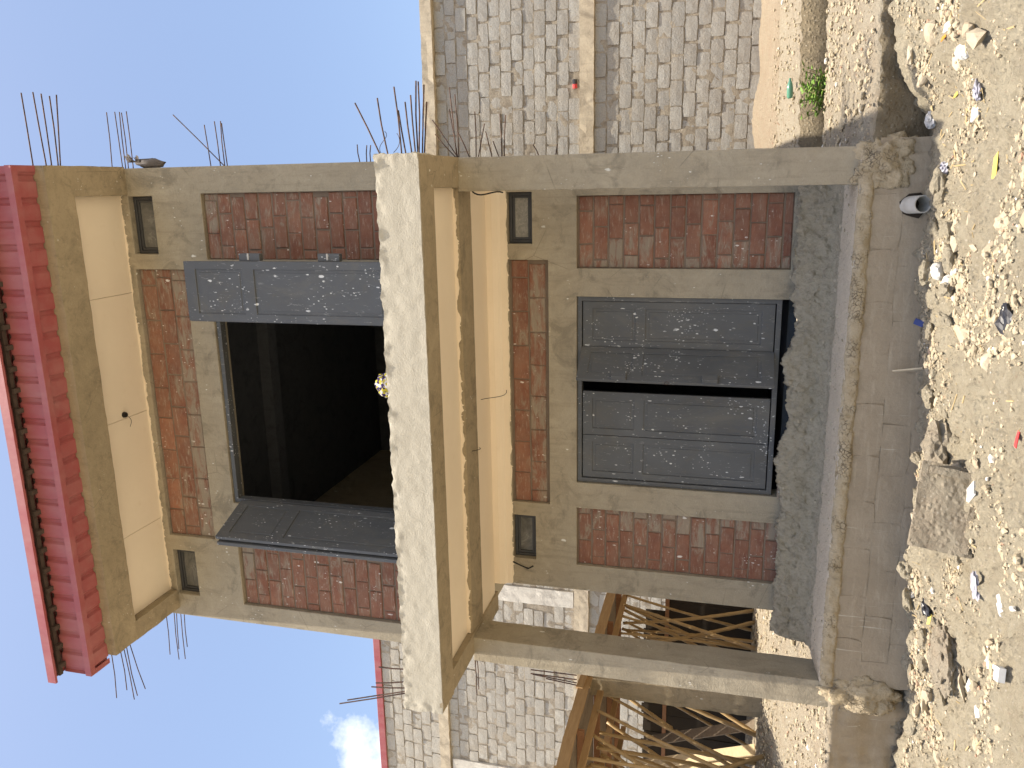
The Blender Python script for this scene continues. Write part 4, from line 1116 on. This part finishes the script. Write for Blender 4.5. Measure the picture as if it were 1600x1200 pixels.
for k in range(45):
    x = rnd.uniform(-1.5, 3.4); y = -1.25 - abs(rnd.gauss(0, .55)); sz = rnd.uniform(.035, .095)
    o = link('earth_clod', CLODM[k % 6], None, (x, y, gz(x, y) + sz * .15))
    o.scale = (sz * rnd.uniform(.9, 1.5), sz * rnd.uniform(.7, 1.1), sz * rnd.uniform(.4, .8)); o.rotation_euler = (rnd.uniform(-.4, .4), rnd.uniform(-.4, .4), rnd.uniform(0, 6.28))
    tag(o, 'crumbly tan clod of hardened earth lying close to the walkway base', 'clod', 'earth clods near the walkway')
gr = MB()
small = [rock_mesh(200 + k, 1, .4) for k in range(6)]
for k in range(60000):
    x = rnd.uniform(-2.6, 5.2); y = -1.06 - abs(rnd.gauss(0, 1)) * 1.25
    if y < -4.5: continue
    dens = fbm((x, y, 0), 1.6, 3, 71)
    if rnd.random() > .26 + 2.2 * dens: continue
    s = .0025 + rnd.expovariate(1 / (.0024 + .0056 * max(0, min(1, dens * 1.8 + .25)))); s = min(s, .030)
    a = rnd.uniform(0, 6.28); ca, sa = math.cos(a), math.sin(a); fx, fy, fz = rnd.uniform(.8, 1.6), rnd.uniform(.7, 1.1), rnd.uniform(.4, .9)
    r_ = small[rnd.randrange(6)]; z = gz(x, y)
    gr.add([(x + s * (vx * fx * ca - vy * fy * sa), y + s * (vx * fx * sa + vy * fy * ca), z + s * (vz * fz + .05)) for vx, vy, vz in r_.v], r_.f)
for k in range(5000):      # crumbs on the two earth banks
    if rnd.random() < .5: x, top = rnd.uniform(3.5, 6.4), top_right
    else: x, top = rnd.uniform(-4.5, -1.75), top_left
    y = rnd.uniform(-.98, 2.4) if rnd.random() < .8 else rnd.uniform(2.4, 6)
    s = min(.03, .005 + rnd.expovariate(1 / .007)); r_ = small[rnd.randrange(6)]; z = top(x, y) + .01
    gr.add([(x + s * vx * 1.2, y + s * vy, z + s * (vz * .7 + .25)) for vx, vy, vz in r_.v], r_.f)
tag(gr.make('gravel', 'gravel'), 'small pale gravel and crumbled rubble scattered over the ground', 'gravel', kind='stuff')

# broken hollow block half buried in the rubble
HB = thing('broken_block', (.85, -1.85, -1.0), 'big broken concrete block slab tilted in the rubble before the walkway', 'block')
def tilt(mb, c, rot, jit=0, seed=0):
    R_ = Matrix.Rotation(rot[2], 3, 'Z') @ Matrix.Rotation(rot[1], 3, 'Y') @ Matrix.Rotation(rot[0], 3, 'X'); c = Vector(c)
    out = MB(); out.add([R_ @ Vector(v) + c for v in mb.v], mb.f); return out
slab = MB().rough_box(-.30, .30, -.11, .11, -.20, .20, .03, .014, 7, 91)
tilt(slab, (.93, -2.42, gz(.93, -2.42) + .13), (-.20, .14, .30)).make('slab_body', 'earth', HB, smooth=False)
rib_ = MB().rough_box(-.27, .26, -.155, -.105, -.17, -.13, .03, .01, 7, 92)
tilt(rib_, (.93, -2.42, gz(.93, -2.42) + .13), (-.20, .14, .30)).make('broken_web', 'earth', HB)
rib_ = MB().rough_box(.22, .272, -.16, -.105, -.13, .165, .03, .01, 7, 93)
tilt(rib_, (.93, -2.42, gz(.93, -2.42) + .13), (-.20, .14, .30)).make('broken_web', 'earth', HB)

def crumple(name, label, cat, c, r, mat, seed, amp=.5, group=None, sub=3):
    if cat in ('bag', 'packet'): r = tuple(v * .75 for v in r)
    c = (c[0], c[1], gz(c[0], c[1]) + r[2] * .4)
    o = lump(name, None, (0, 0, 0), r, mat, seed, sub, amp, 7)
    o.data.polygons.foreach_set('use_smooth', [False] * len(o.data.polygons))
    o.location = c; ORI[o.name] = Vector(c); o.rotation_euler = (0, 0, seed * 1.7)
    return tag(o, label, cat, group)
def chip(name, label, cat, c, size, rot, mat, group=None, jit=.15, seed=1):
    r = random.Random(seed)
    a, b, t = size[0] * .42, size[1] * .42, size[2] * .8
    q = [(-a * (1 + r.uniform(-jit, jit)), -b * (1 + r.uniform(-jit, jit))), (a * (1 + r.uniform(-jit, jit)), -b * (1 + r.uniform(-jit, jit))),
         (a * (1 + r.uniform(-jit, jit)), b * (1 + r.uniform(-jit, jit))), (0, b * (1 + r.uniform(0, jit))), (-a * (1 + r.uniform(-jit, jit)), b * (1 + r.uniform(-jit, jit)))]
    n = len(q)
    mb = MB().add([(x, y, 0) for x, y in q] + [(x, y, t) for x, y in q], [tuple(range(n))[::-1], tuple(range(n, 2 * n))] + [(k, (k + 1) % n, n + (k + 1) % n, n + k) for k in range(n)])
    z = gz(c[0], c[1]) + c[2]
    o = link(name, mb.mesh(name, mat), None, (c[0], c[1], z)); o.rotation_euler = rot
    return tag(o, label, cat, group)
crumple('mortar_clod', 'pale lumpy mortar clod just above the big broken block', 'clod', (1.22, -1.93, 0), (.20, .15, .10), 'earth', 4, .3)
crumple('mud_clod', 'large rounded mud clod beside the white tile pieces', 'clod', (-.33, -2.25, 0), (.26, .22, .10), 'earth', 6, .28, sub=4)
crumple('grey_stone', 'smooth grey stone near shadow edge, upper of two beside each other', 'stone', (2.50, -1.56, 0), (.085, .06, .05), 'pvc', 8, .18)
crumple('grey_stone', 'smooth grey stone near shadow edge, lower of two beside each other', 'stone', (2.43, -1.78, 0), (.07, .07, .055), 'pvc', 9, .18)
crumple('tan_rock', 'angular tan rock near the frame edge below the drain pipe', 'rock', (2.92, -2.9, 0), (.075, .06, .05), 'stone', 10, .3)
crumple('tan_rock', 'cream rock on right rubble slope beside orange wrapper', 'rock', (3.98, -2.12, 0), (.07, .05, .05), 'white', 12, .25)
crumple('plastic_bag', 'white plastic bag crumpled at shadow corner beside the right column base', 'bag', (3.62, -1.13, 0), (.09, .07, .05), 'bag', 13)
crumple('plastic_bag', 'lilac plastic bag crumpled below the drain pipe in shade', 'bag', (3.25, -1.40, 0), (.09, .06, .05), 'lilac_bag', 14)
crumple('plastic_bag', 'black plastic bag at the frame edge below the walkway', 'bag', (2.38, -3.05, 0), (.16, .08, .06), 'black_bag', 15)
crumple('plastic_bag', 'translucent white bag lying near the left frame edge', 'bag', (.62, -3.18, 0), (.14, .11, .035), 'bag', 16)
crumple('plastic_bag', 'small lilac bag next to the translucent white bag', 'bag', (.57, -2.86, 0), (.12, .05, .03), 'lilac_bag', 17)
crumple('plastic_bag', 'grey-lilac bag on the right rubble slope above a white shard', 'bag', (3.73, -2.2, 0), (.055, .10, .03), 'lilac_bag', 18)
crumple('packet', 'black crumpled packet with yellow stripe at the left shadow edge', 'packet', (-.16, -1.80, 0), (.10, .06, .05), 'black_bag', 19)
chip('packet_label', 'yellow card strip leaning on the black crumpled packet', 'card', (-.22, -1.87, .05), (.10, .035, .004), (.6, .2, .4), 'yellow', seed=3)
chip('ceramic_shard', 'white curved ceramic shard on the right rubble slope', 'shard', (3.61, -2.12, .02), (.14, .10, .012), (.25, .1, .5), 'white', 'white tile and ceramic pieces', seed=4)
chip('ceramic_shard', 'bright white pointed shard right beside the big broken block', 'shard', (1.20, -2.80, .02), (.14, .09, .02), (.3, .2, 1.2), 'white', 'white tile and ceramic pieces', seed=5)
chip('tile_piece', 'thick white square tile piece near left frame edge', 'tile', (.27, -3.40, .01), (.10, .085, .05), (.05, .1, .3), 'white', 'white tile and ceramic pieces', jit=.06, seed=6)
chip('tile_piece', 'long cream tile strip lying diagonally by the mud clod', 'tile', (.12, -2.98, .015), (.20, .05, .018), (.1, .05, .7), 'white', 'white tile and ceramic pieces', jit=.06, seed=7)
chip('tile_piece', 'short cream tile strip below the long diagonal strip', 'tile', (-.18, -2.82, .015), (.11, .05, .02), (.1, .05, -.3), 'white', 'white tile and ceramic pieces', jit=.06, seed=8)
chip('tile_piece', 'leaf-shaped cream tile piece furthest left on the rubble', 'tile', (-.28, -2.96, .015), (.13, .06, .02), (.2, .05, 1.0), 'white', 'white tile and ceramic pieces', jit=.3, seed=9)
chip('tile_piece', 'slim white tile stick beside the thick square tile piece', 'tile', (.22, -3.26, .015), (.03, .10, .018), (.1, .05, .2), 'white', 'white tile and ceramic pieces', jit=.06, seed=10)
chip('paper_scrap', 'white folded paper on right slope beside the orange wrapper', 'paper', (4.16, -1.97, .02), (.08, .07, .006), (.5, .2, .4), 'white', seed=11)
chip('wrapper', 'orange wrapper scrap on the right rubble slope', 'wrapper', (4.12, -1.82, .02), (.07, .05, .005), (.5, .2, .9), 'orange', jit=.4, seed=12)
chip('wrapper', 'long bright yellow wrapper lying below the drain pipe', 'wrapper', (3.24, -2.47, .02), (.20, .045, .005), (.3, .0, .1), 'yellow', jit=.4, seed=13)
chip('wrapper', 'pale yellow scrap between white bag and lilac bag on right slope', 'wrapper', (3.76, -1.6, .02), (.05, .06, .006), (.3, .2, .6), 'yellow', jit=.4, seed=14)
chip('red_scrap', 'small red scrap at the very bottom of the rubble', 'scrap', (1.73, -3.34, .02), (.09, .03, .006), (.2, .1, .1), 'redscrap', jit=.4, seed=15)
chip('sachet', 'small dark blue sachet propped at foot of the walkway base', 'sachet', (2.02, -1.05, .03), (.06, .10, .006), (1.0, .5, .2), 'blue', jit=.1, seed=16)
st = plank((1.66, -1.16, -1.0), (1.60, -1.028, -.80), .035, .010).make('wood_strip', 'stick', origin=(1.66, -1.16, -1.0))
tag(st, 'pale wooden strip leaning against the walkway base', 'strip')
rb = MB().rough_box(.02, .14, -.10, .0, -.075, .0, .03, .008, 8, 95).make('brick_piece', 'brick', origin=(.08, -.05, -.07))
tag(rb, 'broken brick piece wedged under left end of ground-floor door', 'brick')
twig = MB()
rnd = random.Random(55)
for k in range(160):
    x = rnd.uniform(-1.3, 4.3); y = -1.2 - abs(rnd.gauss(0, .9)); a = rnd.uniform(0, 6.28); L = rnd.uniform(.03, .12); z = gz(x, y) + .01
    twig.tube([(x, y, z), (x + L * math.cos(a), y + L * math.sin(a), gz(x + L * math.cos(a), y + L * math.sin(a)) + rnd.uniform(.005, .025))], rnd.uniform(.002, .006), 4)
tag(twig.make('twigs', 'straw'), 'dry twigs and straw strewn through the rubble', 'twigs', kind='stuff')
